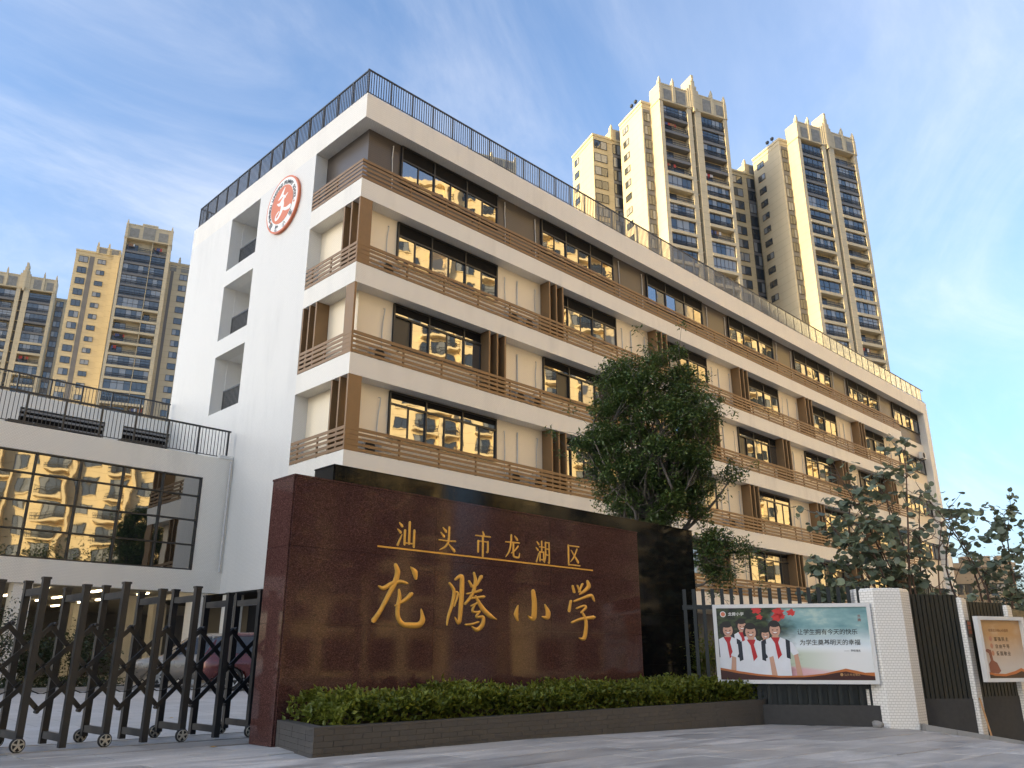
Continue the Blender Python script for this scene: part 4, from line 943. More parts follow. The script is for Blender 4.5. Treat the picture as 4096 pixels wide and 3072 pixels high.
# broad-leaved multi-stem trees behind the fence
blm = MB(); n_ = 12; ring = []
for i in range(n_):
    a = 2 * math.pi * i / n_; r_ = .5 * (1 - .28 * math.exp(-((a - math.pi) / .5) ** 2 * 2)) if False else .5
    ring.append((.5 + .5 * math.cos(a), .5 * math.sin(a), .06 * math.sin(a) ** 2 * 2 - .10 * (math.cos(a) + 1) ** 2 * .25))
ring[6] = (.10, 0, 0)
blm.add([(.42, 0, .0)] + ring, [(0, 1 + i, 1 + (i + 1) % n_) for i in range(n_)], 0, True); BL = blm.mesh('leaf', M['broad']); BLD = blm.mesh('dry_leaf', M['dry'])
def broad_tree(label, base, specs, nleaf, seed, lsize, dry=0):
    rg = np.random.default_rng(seed); base = np.array(base, float); t_ = thing('broad_leaved_tree', label, 'tree', tuple(base)); spots = []
    tk = MB(); limb(tk, base, base + (0, 0, .6), .16, .14, 0, 3, .01); wpart('trunk', tk, M['bark'], t_)
    for (u, w, z, r0, dens) in specs:
        b = MB(); tip = base + lat * u + view * w + np.array([0, 0, z]); a = base + np.array([0, 0, .35]) + rg.normal(size=3) * .08
        pts = limb(b, a, tip, r0, .012, 0, 10, .05); wpart('stem', b, M['twig'], t_)
        for i in range(4, 11):
            for _ in range(2 if i < 8 else 3):
                c = MB(); q = pts[i] + rg.normal(size=3) * np.array([.38, .38, .25]) + np.array([0, 0, .22]); pp = limb(c, pts[i], q, .012, .004, 0, 4, .08)
                wpart('twig', c, M['twig'], t_)
                spots += [(p, dens) for p in pp[1:]] + [(q + rg.normal(size=3) * .07, dens) for _ in range(2)]
    wts = np.array([d for _, d in spots]); wts /= wts.sum(); idx = rg.choice(len(spots), nleaf, p=wts); sv, sf = [], []
    for k, i in enumerate(idx):
        p = spots[i][0] + rg.normal(size=3) * .055; s_ = lsize * rg.uniform(.6, 1.15); rot = (rg.normal() * .55, rg.uniform(-.1, .9), rg.uniform(0, 6.28))
        if k < 285:
            o = obj('leaf', BL, t_, p, 0, rot); o.scale = (s_, s_, s_)
        else:
            Mx = Matrix.LocRotScale(Vector(p), __import__('mathutils').Euler(rot), Vector((s_, s_, s_))); bb = len(sv)
            sv += [tuple(Mx @ v.co) for v in BL.vertices]; sf += [tuple(bb + j for j in f.vertices) for f in BL.polygons]
    if sv:
        q = MB(); q.add(sv, sf, 0, True); o = wpart('rear_leaves', q, M['broad'], t_); o['kind'] = 'stuff'
    for k in range(dry):
        i = rg.integers(len(spots)); p = base + lat * rg.uniform(-1.6, .4) + np.array([0, 0, rg.uniform(.7, 2.2)]); o = obj('dry_leaf', BLD, t_, p, 0, (rg.normal(), rg.normal(), rg.normal())); o.scale = (.2, .2, .2)
q1 = at_dist(3690, 2500, 23.5); q1[2] = float(gz(q1[0], q1[1])); z_of = lambda x, y, D: at_dist(x, y, D)[2] - q1[2]
broad_tree('many-stemmed tree with big round leaves in front of the far end of the school', q1,
    [(-2.3, 0, 4.0, .05, 1.3), (-1.9, .5, 5.2, .055, 1.2), (-1.5, -.5, 4.9, .05, 1.3), (-1.1, .3, 5.9, .05, 1.2), (-.6, -.3, 5.7, .05, 1.2), (-.2, .5, 6.4, .05, 1.0), (.15, -.2, 6.9, .05, .9), (-2.45, .2, 3.2, .045, 1.1), (-1.5, .2, 6.3, .04, .35), (.5, .2, 5.6, .045, .6), (.8, -.2, 5.0, .04, .55), (-.9, .1, 4.7, .05, 1.2)], 1700, 3, .21, 7)
q2 = at_dist(4010, 2480, 26.5); q2[2] = float(gz(q2[0], q2[1]))
broad_tree('sparser many-stemmed tree with dark round leaves against the sky', q2,
    [(-1.9, 0, 5.0, .05, .35), (-1.4, .3, 6.4, .045, .30), (-1.1, -.2, 5.6, .05, .5), (-.5, .3, 5.9, .05, 1.2), (.1, -.3, 5.4, .05, 1.4), (.7, .2, 5.8, .05, 1.4), (1.4, 0, 5.2, .05, 1.4), (2.2, .2, 5.6, .05, 1.2), (-.2, .1, 4.2, .045, .8)], 950, 5, .205)
def shrub(label, base, r, h, n, m, size, seed, name='shrub', group=None):
    rg = np.random.default_rng(seed); base = np.array(base, float); t_ = thing(name, label, 'shrub', tuple(base), 0, group)
    b = MB(); pts = []
    for _ in range(9):
        tip = base + np.array([rg.uniform(-r, r) * .7, rg.uniform(-r, r) * .7, h * rg.uniform(.6, 1)]); limb(b, base, tip, .02, .006, 0, 4, .06); pts.append(tip)
    wpart('stems', b, M['twig'], t_); P = np.array(pts)[rg.integers(len(pts), size=n)]
    C = P + rg.normal(size=(n, 3)) * np.array([r * .42, r * .42, h * .22]); C[:, 2] = np.maximum(C[:, 2], base[2] + .05)
    V, Fc = leaves(C, size, .5, .1, .2, rg=rg); o = obj('foliage', leaf_mesh('foliage', V - base, Fc, m), t_, base); o['kind'] = 'stuff'
# ------------------------------------------------------------------ retractable gate
M['gate'] = mat('charcoal_gate_aluminium', (.010, .0118, .0145), .45, .12, 4, 0); M['gate2'] = mat('gate_fittings', (.016, .016, .017), .5, .2, 6)
M['rubber'] = mat('wheel_rubber', (.02, .02, .02), .8, .2, 8); M['rim'] = mat('wheel_rim', (.42, .40, .34), .45, .2, 8, .4); M['steel'] = mat('stainless_track', (.33, .33, .32), .4, .2, 6, .7)
gate = thing('retractable_gate', 'charcoal folding scissor gate on small wheels across the entrance', 'gate', (3.4, 12.2, 0))
GY0, GY1, GS = 12.24, 13.02, .52
pst = MB(); pst.box(-.042, .042, -.045, .045, 0, 2.02); pst = pst.mesh('post', M['gate'])
slt = MB(); slt.box(-.018, .018, -.049, -.044, .95, 1.38); slt = slt.mesh('post_slot', M['gate2'])
cap = MB(); cap.box(-.052, .052, -.055, .055, 2.02, 2.05); cap = cap.mesh('post_cap', M['gate2'])
bra = MB(); bra.box(-.03, .03, 0, GY1 - GY0 - .1, 0, .09); bra = bra.mesh('cross_bar', M['gate'])
tyr = MB(); tyr.tube([(0, 0, 0), (0, .012, 0), (0, .038, 0), (0, .05, 0)], [.078, .09, .09, .078], 20); tyr = tyr.mesh('tyre', M['rubber'])
rmm = MB()
for k in range(5): a = 2 * math.pi * k / 5 + .3; rmm.bar((0, -.006, 0), (.072 * math.cos(a), -.006, .072 * math.sin(a)), .022, .014, (0, 1, 0))
rmm.tube([(.070 * math.cos(a), -.006, .070 * math.sin(a)) for a in np.linspace(0, 2 * math.pi, 21)], .006, 5); rmm.cyl((0, -.008, 0), (0, 1, 0), .02, .016, 10); rmm = rmm.mesh('rim', M['rim'])
frames = list(range(-8, 7))
for i in frames:
    x = 3.43 + GS * i; zb_ = .045 if i % 2 == 0 else .03; dz = .05 if i % 2 == 0 else 0.0
    for yy in (GY0, GY1):
        p_ = obj('post', pst, gate, (x, yy, zb_ + dz)); obj('post_cap', cap, p_, (x, yy, zb_ + dz)); obj('post_slot', slt, p_, (x, yy, zb_ + dz))
    obj('cross_bar', bra, gate, (x, GY0 + .05, 1.88 + dz)); obj('cross_bar', bra, gate, (x, GY0 + .05, .10 + dz))
    if i % 2 == 0:
        for yy, sg in ((GY0 - .10, 0), (GY1 + .05, 0)):
            w_ = obj('wheel', tyr, gate, (x - .02, yy, .095)); obj('rim', rmm, w_, (x - .02, yy, .095))
la = MB(); la.bar((0, 0, 0), (2.1 * GS, 0, 1.10), .062, .016, (0, 1, 0)); la = la.mesh('scissor_bar', M['gate'])
lb_ = MB(); lb_.bar((0, 0, 1.10), (2.1 * GS, 0, 0), .062, .016, (0, 1, 0)); lb_ = lb_.mesh('scissor_bar', M['gate'])
kn = MB()
kn.cyl((0, -.02, 0), (0, 1, 0), .024, .10, 8)
kn = kn.mesh('pivot_pin', M['gate2'])
for i in frames:
    x = 3.43 + GS * (i - .05) - .26
    for z0 in (.46,):
        for yy in (GY0 + .3,):
            obj('scissor_bar', la, gate, (x, yy, z0)); obj('scissor_bar', lb_, gate, (x, yy + .04, z0)); [obj('pivot_pin', kn, gate, (x + 2.1 * GS * q, yy, z0 + 1.10 * q)) for q in (0, .5, 1)]
cb = MB()
for i in frames: x = 3.43 + GS * i; cb.tube([(x + GS * q, GY0 + .3, .84 - .16 * math.sin(math.pi * q)) for q in np.linspace(0, 1, 8)], .008, 5)
wpart('cable', cb, M['rubber'], gate)
trk = MB(); trk.box(-6, 9, GY0 - .11, GY0 - .05, .003, .012); trk.box(-6, 9, GY1 + .05, GY1 + .11, .003, .012); o = obj('gate_track', trk.mesh('gate_track', M['steel'])); tag(o, 'flat steel gate track set in the paving under the folding gate', 'track')

# ------------------------------------------------------------------ cars parked behind the gate
def car_paint(name, c): return mat(name, c, .28, .03, 2, .35, coat=.6)
M['c_beige'] = car_paint('champagne_car_paint', (.33, .28, .22)); M['c_red'] = car_paint('maroon_car_paint', (.085, .014, .014)); M['c_dk'] = mat('black_car_trim', (.015, .015, .016), .6, .1, 5)
M['headlamp'] = mat('headlamp_glass', (.5, .5, .48), .12, .1, 9); M['taillamp'] = mat('red_lamp_glass', (.35, .012, .012), .15, .1, 9); M['plate'] = mat('blue_number_plate', (.04, .13, .42), .4, .05, 5); M['alloy'] = mat('alloy_wheel', (.42, .41, .39), .35, .1, 6, .6)
M['chrome'] = mat('chrome_trim', (.6, .6, .6), .2, .05, 5, .9)
def car(label, loc, rotz, paint, L, W_, H, prof, hood, tail):
    """prof: list of (x, z_lower_body_top); hood/tail: x where the cabin starts/ends; nose at -x"""
    t_ = thing('parked_car', label, 'car', loc, rotz, None, local=True)
    xs = np.linspace(-L / 2, L / 2, 27); belt = np.interp(xs, [p[0] for p in prof], [p[1] for p in prof])
    b = MB(); ring = []
    for i, x in enumerate(xs):
        q = min(1, .80 + .20 * math.sqrt(max(0, min(1, (x + L / 2) / .55)))) * min(1, .86 + .14 * math.sqrt(max(0, min(1, (L / 2 - x) / .4)))); hw = W_ / 2 * q; zt = belt[i]; zb = .24 + .12 * max(0, 1 - (x + L / 2) / .3) + .1 * max(0, 1 - (L / 2 - x) / .3)
        for wx in (-L / 2 + L * .185, L / 2 - L * .20):
            dx = abs(x - wx)
            if dx < .40: zb = max(zb, .33 + math.sqrt(.40 ** 2 - dx ** 2) * .86)
        ring.append([(x, -hw * .93, zb), (x, -hw, max(zb + .02, .52)), (x, -hw * .995, max(zb + .04, .75)), (x, -hw * .94, zt - .03), (x, -hw * .82, zt), (x, hw * .82, zt), (x, hw * .94, zt - .03), (x, hw * .995, max(zb + .04, .75)), (x, hw, max(zb + .02, .52)), (x, hw * .93, zb)])
    n = 10; vs = [v for r in ring for v in r]; fs = []
    for i in range(len(xs) - 1):
        for k in range(n): fs.append((i * n + k, (i + 1) * n + k, (i + 1) * n + (k + 1) % n, i * n + (k + 1) % n))
    fs += [tuple(range(n)), tuple((len(xs) - 1) * n + k for k in range(n - 1, -1, -1))]
    b.add(vs, fs, 0, True); body = wpart('body', b, paint, t_)
    # cabin: glasshouse with roof and pillars
    zb0 = float(np.interp(hood, [p[0] for p in prof], [p[1] for p in prof])) - .04; zb1 = float(np.interp(tail, [p[0] for p in prof], [p[1] for p in prof])) - .04
    st = [(hood, zb0, .02), (hood + .42, zb0, .30), (hood + .95, zb0, H - zb0 - .05), (0.1, zb0, H - zb0), (tail - .75, zb1, H - zb1 - .02), (tail - .18, zb1, H - zb1 - .16), (tail, zb1, .1)]
    g = MB(); rg_ = []
    for x, z0, dh in st:
        hw = W_ / 2 * .82; k = hw - .17 * min(1, dh / .6); rg_.append([(x, -hw, z0), (x, -k, z0 + dh * .86), (x, -k + .12, z0 + dh), (x, k - .12, z0 + dh), (x, k, z0 + dh * .86), (x, hw, z0)])
    n = 6; vs = [v for r in rg_ for v in r]; fs = []
    for i in range(len(st) - 1):
        for k in range(n - 1): fs.append((i * n + k, (i + 1) * n + k, (i + 1) * n + k + 1, i * n + k + 1))
    g.add(vs, fs, 0, True); wpart('glasshouse', g, M['car_glass'], t_)
    rf = MB(); vs = []; 
    for i in range(2, 5):
        x, z0, dh = st[i]; hw = W_ / 2 * .82; k = hw - .17; vs += [(x, -k - .01, z0 + dh * .84), (x, -k + .11, z0 + dh + .012), (x, k - .11, z0 + dh + .012), (x, k + .01, z0 + dh * .84)]
    fs = [(i * 4 + k, (i + 1) * 4 + k, (i + 1) * 4 + k + 1, i * 4 + k + 1) for i in range(2) for k in range(3)]; rf.add(vs, fs, 0, True)
    for sg in (-1, 1):
        hw = W_ / 2 * .82 + .008; k = W_ / 2 * .82 - .17 + .012
        for (xa, za, xb, zb_, w_) in ((hood + .05, zb0, hood + .95, H - .10, .07), (.15, zb0, .10, H - .09, .06), (tail - .62, zb1, tail - .62, H - .12, .10), (tail - .05, zb1, tail - .30, H - .24, .14)):
            rf.bar((xa, sg * hw, za), (xb, sg * k, zb_), w_, .03, (0, sg, 0))
    wpart('roof', rf, paint, t_)
    for sg in (-1, 1):
        for wx in (-L / 2 + L * .185, L / 2 - L * .20):
            w_ = MB(); w_.tube([(wx, sg * (W_ / 2 - .20), .33), (wx, sg * (W_ / 2 - .17), .33), (wx, sg * (W_ / 2 - .04), .33), (wx, sg * (W_ / 2 - .02), .33)], [.29, .335, .335, .31], 22); wo_ = wpart('wheel', w_, M['rubber'], t_)
            r_ = MB(); yy = sg * (W_ / 2 - .015); r_.cyl((wx, yy - sg * .02, .33), (0, 1, 0), .07, .03, 12)
            for k in range(6): a = 2 * math.pi * k / 6; r_.bar((wx, yy, .33), (wx + .22 * math.cos(a), yy, .33 + .22 * math.sin(a)), .06, .02, (0, 1, 0))
            r_.tube([(wx + .225 * math.cos(a), yy, .33 + .225 * math.sin(a)) for a in np.linspace(0, 2 * math.pi, 23)], .018, 6); wpart('rim', r_, M['alloy'], wo_)
        h_ = MB(); zh = prof[1][1] - .22; h_.tube([(-L / 2 + .10, sg * W_ * .30, zh), (-L / 2 + .22, sg * W_ * .39, zh + .05), (-L / 2 + .45, sg * W_ * .445, zh + .09)], [.05, .095, .03], 8); wpart('headlight', h_, M['headlamp'], t_)
        h_ = MB(); h_.tube([(L / 2 - .02, sg * W_ * .37, prof[-1][1] - .32), (L / 2 - .05, sg * W_ * .40, prof[-1][1] - .08)], .075, 8); wpart('taillight', h_, M['taillamp'], t_)
        m_ = MB(); m_.tube([(hood + .55, sg * W_ / 2 * .86, zb0 + .10), (hood + .5, sg * (W_ / 2 + .10), zb0 + .16), (hood + .52, sg * (W_ / 2 + .17), zb0 + .16)], [.03, .09, .06], 8); wpart('mirror', m_, paint, t_)
        for xd in (hood + .9, .12, tail - .75):
            m_ = MB(); m_.box(xd - .006, xd + .006, sg * W_ / 2 * .90 - .05, sg * W_ / 2 * .90 + .055 , .45, prof[2][1] - .1); wpart('door_gap', m_, M['c_dk'], t_)
    g = MB(); g.box(-L / 2 - .015, -L / 2 + .1, -W_ * .27, W_ * .27, .52, .70); wpart('grille', g, M['c_dk'], t_)
    g = MB(); g.box(-L / 2 - .02, -L / 2 + .25, -W_ * .42, W_ * .42, .28, .42); g.box(L / 2 - .25, L / 2 + .02, -W_ * .43, W_ * .43, .30, .50); wpart('bumper', g, M['c_dk'], t_)
    g = MB(); g.box(L / 2 + .0, L / 2 + .035, -.24, .24, .72, .86); wpart('number_plate', g, M['plate'], t_)
    return t_
cz = .245
car('champagne people carrier parked under the annex, nose towards the shrubs', (13.55, 28.65, cz), rad(-26.0), M['c_beige'], 4.75, 1.82, 1.72, [(-2.37, .74), (-2.15, .90), (-1.25, 1.02), (0, 1.05), (1.6, 1.08), (2.2, 1.05), (2.37, .98)], -1.55, 2.30)
car('maroon hatchback parked beside the people carrier, half hidden by the sign', (13.72, 24.2, cz - .005), rad(152), M['c_red'], 4.45, 1.84, 1.66, [(-2.22, .76), (-2.0, .90), (-1.0, 1.0), (0, 1.03), (1.5, 1.06), (2.0, 1.06), (2.22, 1.0)], -1.25, 2.12)
# shrubs and a bed along the annex
for i, (x, y, r, h) in enumerate([(5.0, 27.6, .8, 1.3), (6.6, 28.0, .9, 1.9), (7.9, 28.2, .7, 1.1), (9.2, 28.4, .8, 1.4), (3.2, 27.4, .9, 1.6), (4.4, 29.2, .7, 2.4)]):
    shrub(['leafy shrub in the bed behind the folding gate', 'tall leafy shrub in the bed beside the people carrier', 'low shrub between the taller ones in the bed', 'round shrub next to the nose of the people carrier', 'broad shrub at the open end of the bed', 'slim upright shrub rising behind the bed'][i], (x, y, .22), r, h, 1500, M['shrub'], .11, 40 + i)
kb = MB(); kb.box(1.0, 10.6, 26.7, 26.85, .1, .36); kb.box(10.45, 10.6, 26.85, 29.6, .1, .36); o = obj('bed_kerb', kb.mesh('bed_kerb', M['concrete'])); tag(o, 'low concrete kerb edging the shrub bed behind the gate', 'kerb')
sb = MB(); sb.box(1.0, 10.45, 26.85, 29.6, .1, .30); o = obj('bed_soil', sb.mesh('bed_soil', M['soil'])); o['kind'] = 'structure'
N2 = 9000; gx_ = rng.uniform(1.2, 10.3, N2); gy_ = rng.uniform(26.9, 29.4, N2); V, Fc = leaves(np.stack([gx_, gy_, .30 + rng.uniform(0, .28, N2)], 1), .09, .4, -.7, .2)
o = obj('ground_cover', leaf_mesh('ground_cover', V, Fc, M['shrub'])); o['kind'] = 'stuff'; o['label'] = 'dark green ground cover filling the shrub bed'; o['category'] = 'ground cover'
# fallen leaves on the paving
lf = MB(); lf.add([(-.05, 0, 0), (0, -.025, .008), (.06, 0, .004), (0, .03, .012)], [(0, 1, 2, 3)]); M['yleaf'] = mat('yellow_fallen_leaf', (.45, .26, .05), .7, .2, 20); lf = lf.mesh('fallen_leaf', M['yleaf'])
for (x, y) in [(g2) for g2 in ((4.3, 13.6), (6.1, 14.4), (5.3, 15.6), (5.5, 11.2), (7.2, 16.5), (3.5, 14.8))]:
    o = obj('fallen_leaf', lf, None, (x, y, float(gz(x, y)) + .004), random.uniform(0, 6)); tag(o, 'small yellow fallen leaf lying on the paving by the gate', 'leaf', 'fallen leaves by the gate')

# ------------------------------------------------------------------ fence, pillars and notice boards on the right
M['fence'] = mat('black_fence_steel', (.008, .0115, .011), .45, .15, 4); M['darkwall'] = mat('dark_base_wall', (.040, .039, .038), .75, .30, 1.3, bmp=.2)
DL, DR = 18.45, 17.75
def fl(px): q = (px - 2770) / (3497 - 2770); return DL + (DR - DL) * q
def fpt(px, y, dd=0): return at_depth(px, y, fl(px) - dd)
ztopf = (fpt(2800, 2352)[2] + fpt(3450, 2352)[2]) / 2; zbase = (fpt(3200, 2815)[2] + fpt(3500, 2825)[2]) / 2
fence = thing('picket_fence', 'black steel bar fence carrying the big school poster', 'fence', tuple(fpt(3130, 2880)))
pa, pb_ = fpt(2740, 2600)[:2], fpt(3512, 2600)[:2]; fd = (pb_ - pa) / np.linalg.norm(pb_ - pa); fn = np.array([fd[1], -fd[0]])     # fn towards the viewer
if fn @ _H[:2] > 0: fn = -fn
LEN = np.linalg.norm(pb_ - pa)
def F3(s, d, z): q = pa + fd * s + fn * d; return (q[0], q[1], z)
nb = 20
for i in range(nb):
    s = .06 + (LEN - .1) * i / (nb - 1); b = MB(); b.bar(F3(s, 0, zbase - .05), F3(s, 0, ztopf), .075 if i < nb - 1 else .09, .045, (fn[0], fn[1], 0)); wpart('picket', b, M['fence'], fence)
for z in (ztopf - .38, zbase + .35):
    b = MB(); b.bar(F3(0, -.03, z), F3(LEN, -.03, z), .05, .09, (0, 0, 1)); wpart('rail', b, M['fence'], fence)
for z in (ztopf - .42, zbase + .35):
    b = MB(); b.bar(F3(LEN + .06, 0, z - .1), F3(LEN + .06, 0, z + .1), .06, .08, (fn[0], fn[1], 0)); wpart('bracket', b, M['fence'], fence)
basew = MB(); basew.ext([F3(-.2, .10, -.6), F3(LEN + .1, .10, -.6), F3(LEN + .1, .10, zbase), F3(-.2, .10, zbase)], (-fn[0] * .22, -fn[1] * .22, 0)); wpart('base_wall', basew, M['darkwall'], fence)
b = MB(); b.ext([F3(-.2, -.07, zbase - .05), F3(LEN + .1, -.07, zbase - .05), F3(LEN + .1, -.07, zbase + .5), F3(-.2, -.07, zbase + .5)], (-fn[0] * .03, -fn[1] * .03, 0)); wpart('backing_panel', b, M['fence'], fence)
# big poster
def poster_mat():
    m, t, p = nodes('school_poster_print'); tcn = nd(t, 'ShaderNodeTexCoord'); s = nd(t, 'ShaderNodeSeparateXYZ'); t.links.new(tcn.outputs['UV'], s.inputs[0]); u, v = s.outputs[0], s.outputs[1]
    n1 = noise(t, tcn.outputs['UV'], 5, 5); n2 = noise(t, tcn.outputs['UV'], 16, 4)
    top = mixrgb(t, ramp(t, n1, .35, .65), (.13, .27, .29), (.30, .46, .46)); top = mixrgb(t, mth(t, 'MULTIPLY', ramp(t, n1, .58, .72), .7), top, (.55, .62, .50))
    fog = mixrgb(t, ramp(t, v, .42, .72), (.74, .79, .83), top)
    lawn = mixrgb(t, ramp(t, u, .45, .8), (.42, .50, .36), (.70, .71, .70)); fld = mixrgb(t, ramp(t, v, .36, .46), lawn, fog)
    trk_ = mixrgb(t, ramp(t, u, .5, .85), (.62, .33, .36), (.72, .66, .66)); fld = mixrgb(t, ramp(t, mth(t, 'SUBTRACT', v, mth(t, 'MULTIPLY', mth(t, 'SUBTRACT', .75, u), .22)), .10, .14), trk_, fld)
    dk = mixrgb(t, ramp(t, n2, .4, .65), (.010, .014, .008), (.055, .075, .028)); edge = mth(t, 'ADD', u, mth(t, 'MULTIPLY', mth(t, 'SUBTRACT', n1, .5), .35))
    c = mixrgb(t, ramp(t, edge, .36, .50), dk, fld)
    t.links.new(c, p.inputs['Base Color']); p.inputs['Roughness'].default_value = .30; return m
M['poster'] = poster_mat(); M['alu'] = mat('white_aluminium_frame', (.62, .62, .61), .4, .04, 5); FM = {}
def flat(nm, c, r=.4):
    if nm not in FM: FM[nm] = mat('print_' + nm, c, r, .06, 6)
    return FM[nm]
def board(name, label, TL, TR, zt, zb, frame_w, m, depth=.07):
    """flat board between two plan points; returns a function (u, v, layer) -> point"""
    A, B = np.array(TL), np.array(TR); d = (B - A) / np.linalg.norm(B - A); n = np.array([d[1], -d[0]]); Wd = np.linalg.norm(B - A); H = zt - zb
    if n @ _H[:2] > 0: n = -n
    root = thing(name, label, 'notice board', (A[0], A[1], zb))
    P = lambda s, dd, z: (A[0] + d[0] * s + n[0] * dd, A[1] + d[1] * s + n[1] * dd, z)
    fr = MB(); w = frame_w
    for (s0, s1, z0, z1) in ((0, Wd, zt - w, zt), (0, Wd, zb, zb + w), (0, w, zb + w, zt - w), (Wd - w, Wd, zb + w, zt - w)):
        fr.ext([P(s0, 0, z0), P(s1, 0, z0), P(s1, 0, z1), P(s0, 0, z1)], (n[0] * depth, n[1] * depth, 0))
    wpart('frame', fr, M['alu'], root)
    pr = MB(); pr.add([P(w, .04, zb + w), P(Wd - w, .04, zb + w), P(Wd - w, .04, zt - w), P(w, .04, zt - w)], [(0, 1, 2, 3)]); po = wpart('print', pr, m, root)
    uv = po.data.uv_layers.new(name='UVMap'); [setattr(uv.data[i], 'uv', q) for i, q in enumerate(((0, 0), (1, 0), (1, 1), (0, 1)))]
    iw, ih = Wd - 2 * w, H - 2 * w
    return root, (lambda u, v, L: P(w + iw * u, .04 + .0012 * L, zb + w + ih * v)), iw / ih
pz1 = (at_depth(2847, 2417, fl(2847) - .12)[2] + at_depth(3471, 2416, fl(3471) - .12)[2]) / 2; pz0 = (at_depth(2872, 2727, fl(2872) - .12)[2] + at_depth(3520, 2744, fl(3520) - .12)[2]) / 2
pl_, pr_ = at_depth(2859, 2570, fl(2859) - .14)[:2], at_depth(3496, 2570, fl(3496) - .14)[:2]
proot, PP, asp = board('school_poster', 'wide framed poster of smiling pupils in white shirts and red scarves', pl_, pr_, pz1, pz0, .075, M['poster'])
def clip01(pts, lo=.03):
    for ax, lim, sg in ((0, 0., 1), (0, 1., -1), (1, lo, 1), (1, 1., -1)):
        out = []
        for i, p in enumerate(pts):
            q = pts[i - 1]; ip, iq = sg * (p[ax] - lim) >= 0, sg * (q[ax] - lim) >= 0
            if ip != iq: k = (lim - q[ax]) / (p[ax] - q[ax]); out.append((q[0] + (p[0] - q[0]) * k, q[1] + (p[1] - q[1]) * k))
            if ip: out.append(p)
        pts = out
        if len(pts) < 3: return []
    return pts
def pshape(nm, pts, L, m):
    pts = clip01(pts, 0. if L > 13 else .03)
    if not pts: return
    b = MB(); b.add([PP(u, v, L) for u, v in pts], [tuple(range(len(pts)))]); return wpart(nm, b, m, proot)
def ell(cx, cy, rx, ry, n=18, a0=0, a1=2 * math.pi): return [(cx + rx * math.cos(a0 + (a1 - a0) * i / n), cy + ry * math.sin(a0 + (a1 - a0) * i / n)) for i in range(n)]
skin, shirt, scarf, hair, dark = flat('skin', (.52, .30, .21)), flat('shirt', (.66, .68, .72)), flat('scarf', (.42, .015, .02)), flat('hair', (.018, .014, .012)), flat('trousers', (.012, .012, .014))
lips, strap, teeth = flat('smile', (.28, .06, .05)), flat('straps', (.012, .016, .028)), flat('teeth', (.75, .73, .7))
M['blossom'] = flat('blossom', (.55, .035, .03))
for (cx_p, cy_p, r_) in ((.275, .97, .030), (.42, .94, .036), (.405, .86, .03), (.505, .93, .026), (.29, .87, .02), (.44, .88, .022)):
    pshape('blossom', [(cx_p + r_ * (1 + .3 * math.sin(7 * a)) * math.cos(a), cy_p + r_ * 1.7 * (1 + .3 * math.sin(5 * a + 1)) * math.sin(a)) for a in np.linspace(0, 2 * math.pi, 22, endpoint=False)], 1, M['blossom'])
def pupil(x, top, s, lean, L, girl):
    s *= 1.16; hr = .033 * s; ry = hr * asp * 1.18; hy = top - ry * 1.1
    sh = hy - ry * 1.30; bt = sh - .42 * s
    pshape('trousers', [(x - .062 * s, bt + .02), (x + .062 * s, bt + .02), (x + .066 * s, bt - .35), (x - .066 * s, bt - .35)], L, dark)
    for sg in (-1, 1): pshape('arm', [(x + sg * .080 * s, sh - .10), (x + sg * .108 * s, sh - .17), (x + sg * .128 * s, bt - .05), (x + sg * .118 * s, bt - .15), (x + sg * .098 * s, bt - .10), (x + sg * .088 * s, sh - .22)], L, skin)
    pshape('shirt', [(x - .026 * s, sh + .02), (x + .026 * s, sh + .02), (x + .085 * s, sh - .05), (x + .116 * s, sh - .20), (x + .085 * s, sh - .23), (x + .066 * s, sh - .15), (x + .068 * s, bt), (x - .068 * s, bt), (x - .066 * s, sh - .15), (x - .085 * s, sh - .23), (x - .116 * s, sh - .20), (x - .085 * s, sh - .05)], L + .3, shirt)
    for sg in (-1, 1): pshape('strap', [(x + sg * .052 * s, sh), (x + sg * .074 * s, sh - .03), (x + sg * .070 * s, sh - .28), (x + sg * .050 * s, sh - .26)], L + .5, strap)
    pshape('scarf', [(x - .024 * s, sh + .02), (x + .024 * s, sh + .02), (x + .012 * s, sh - .05), (x + .026 * s, sh - .22), (x + .004 * s, sh - .28), (x - .006 * s, sh - .06)], L + .6, scarf)
    pshape('neck', [(x - .016 * s, sh + .06), (x + .016 * s, sh + .06), (x + .018 * s, sh), (x - .018 * s, sh)], L + .4, skin)
    pshape('hair', ell(x - lean * .006, hy + ry * .14, hr * 1.08, ry * 1.10), L + .5, hair)
    if girl: [pshape('hair', ell(x + sg * hr * .95, hy - ry * .2, hr * .3, ry * .5), L + .45, hair) for sg in (-1, 1)]
    pshape('face', ell(x + lean * .006, hy - ry * .10, hr * .86, ry * .90), L + .8, skin)
    pshape('fringe', ell(x, hy + ry * .62, hr * .86, ry * .34, 14), L + .9, hair)
    for sg in (-1, 1): pshape('eye', ell(x + lean * .007 + sg * hr * .36, hy - ry * .10, hr * .17, ry * .07, 8), L + 1.1, hair)
    pshape('mouth', ell(x + lean * .007, hy - ry * .50, hr * .40, ry * .18, 12), L + 1.1, lips); pshape('teeth', ell(x + lean * .007, hy - ry * .46, hr * .33, ry * .10, 10), L + 1.2, teeth)
pupil(.165, .84, .88, .5, 2, False); pupil(.318, .71, .80, .4, 4, True); pupil(.064, .80, 1.0, 1, 6, True); pupil(.385, .81, 1.08, .2, 8, False); pupil(.222, .78, 1.08, 0, 10.5, True)
wave = [(0, .165), (.12, .12), (.25, .08), (.40, .055), (.55, .06), (.68, .09), (.76, .125), (.82, .155), (.88, .13), (.94, .10), (1, .105)]
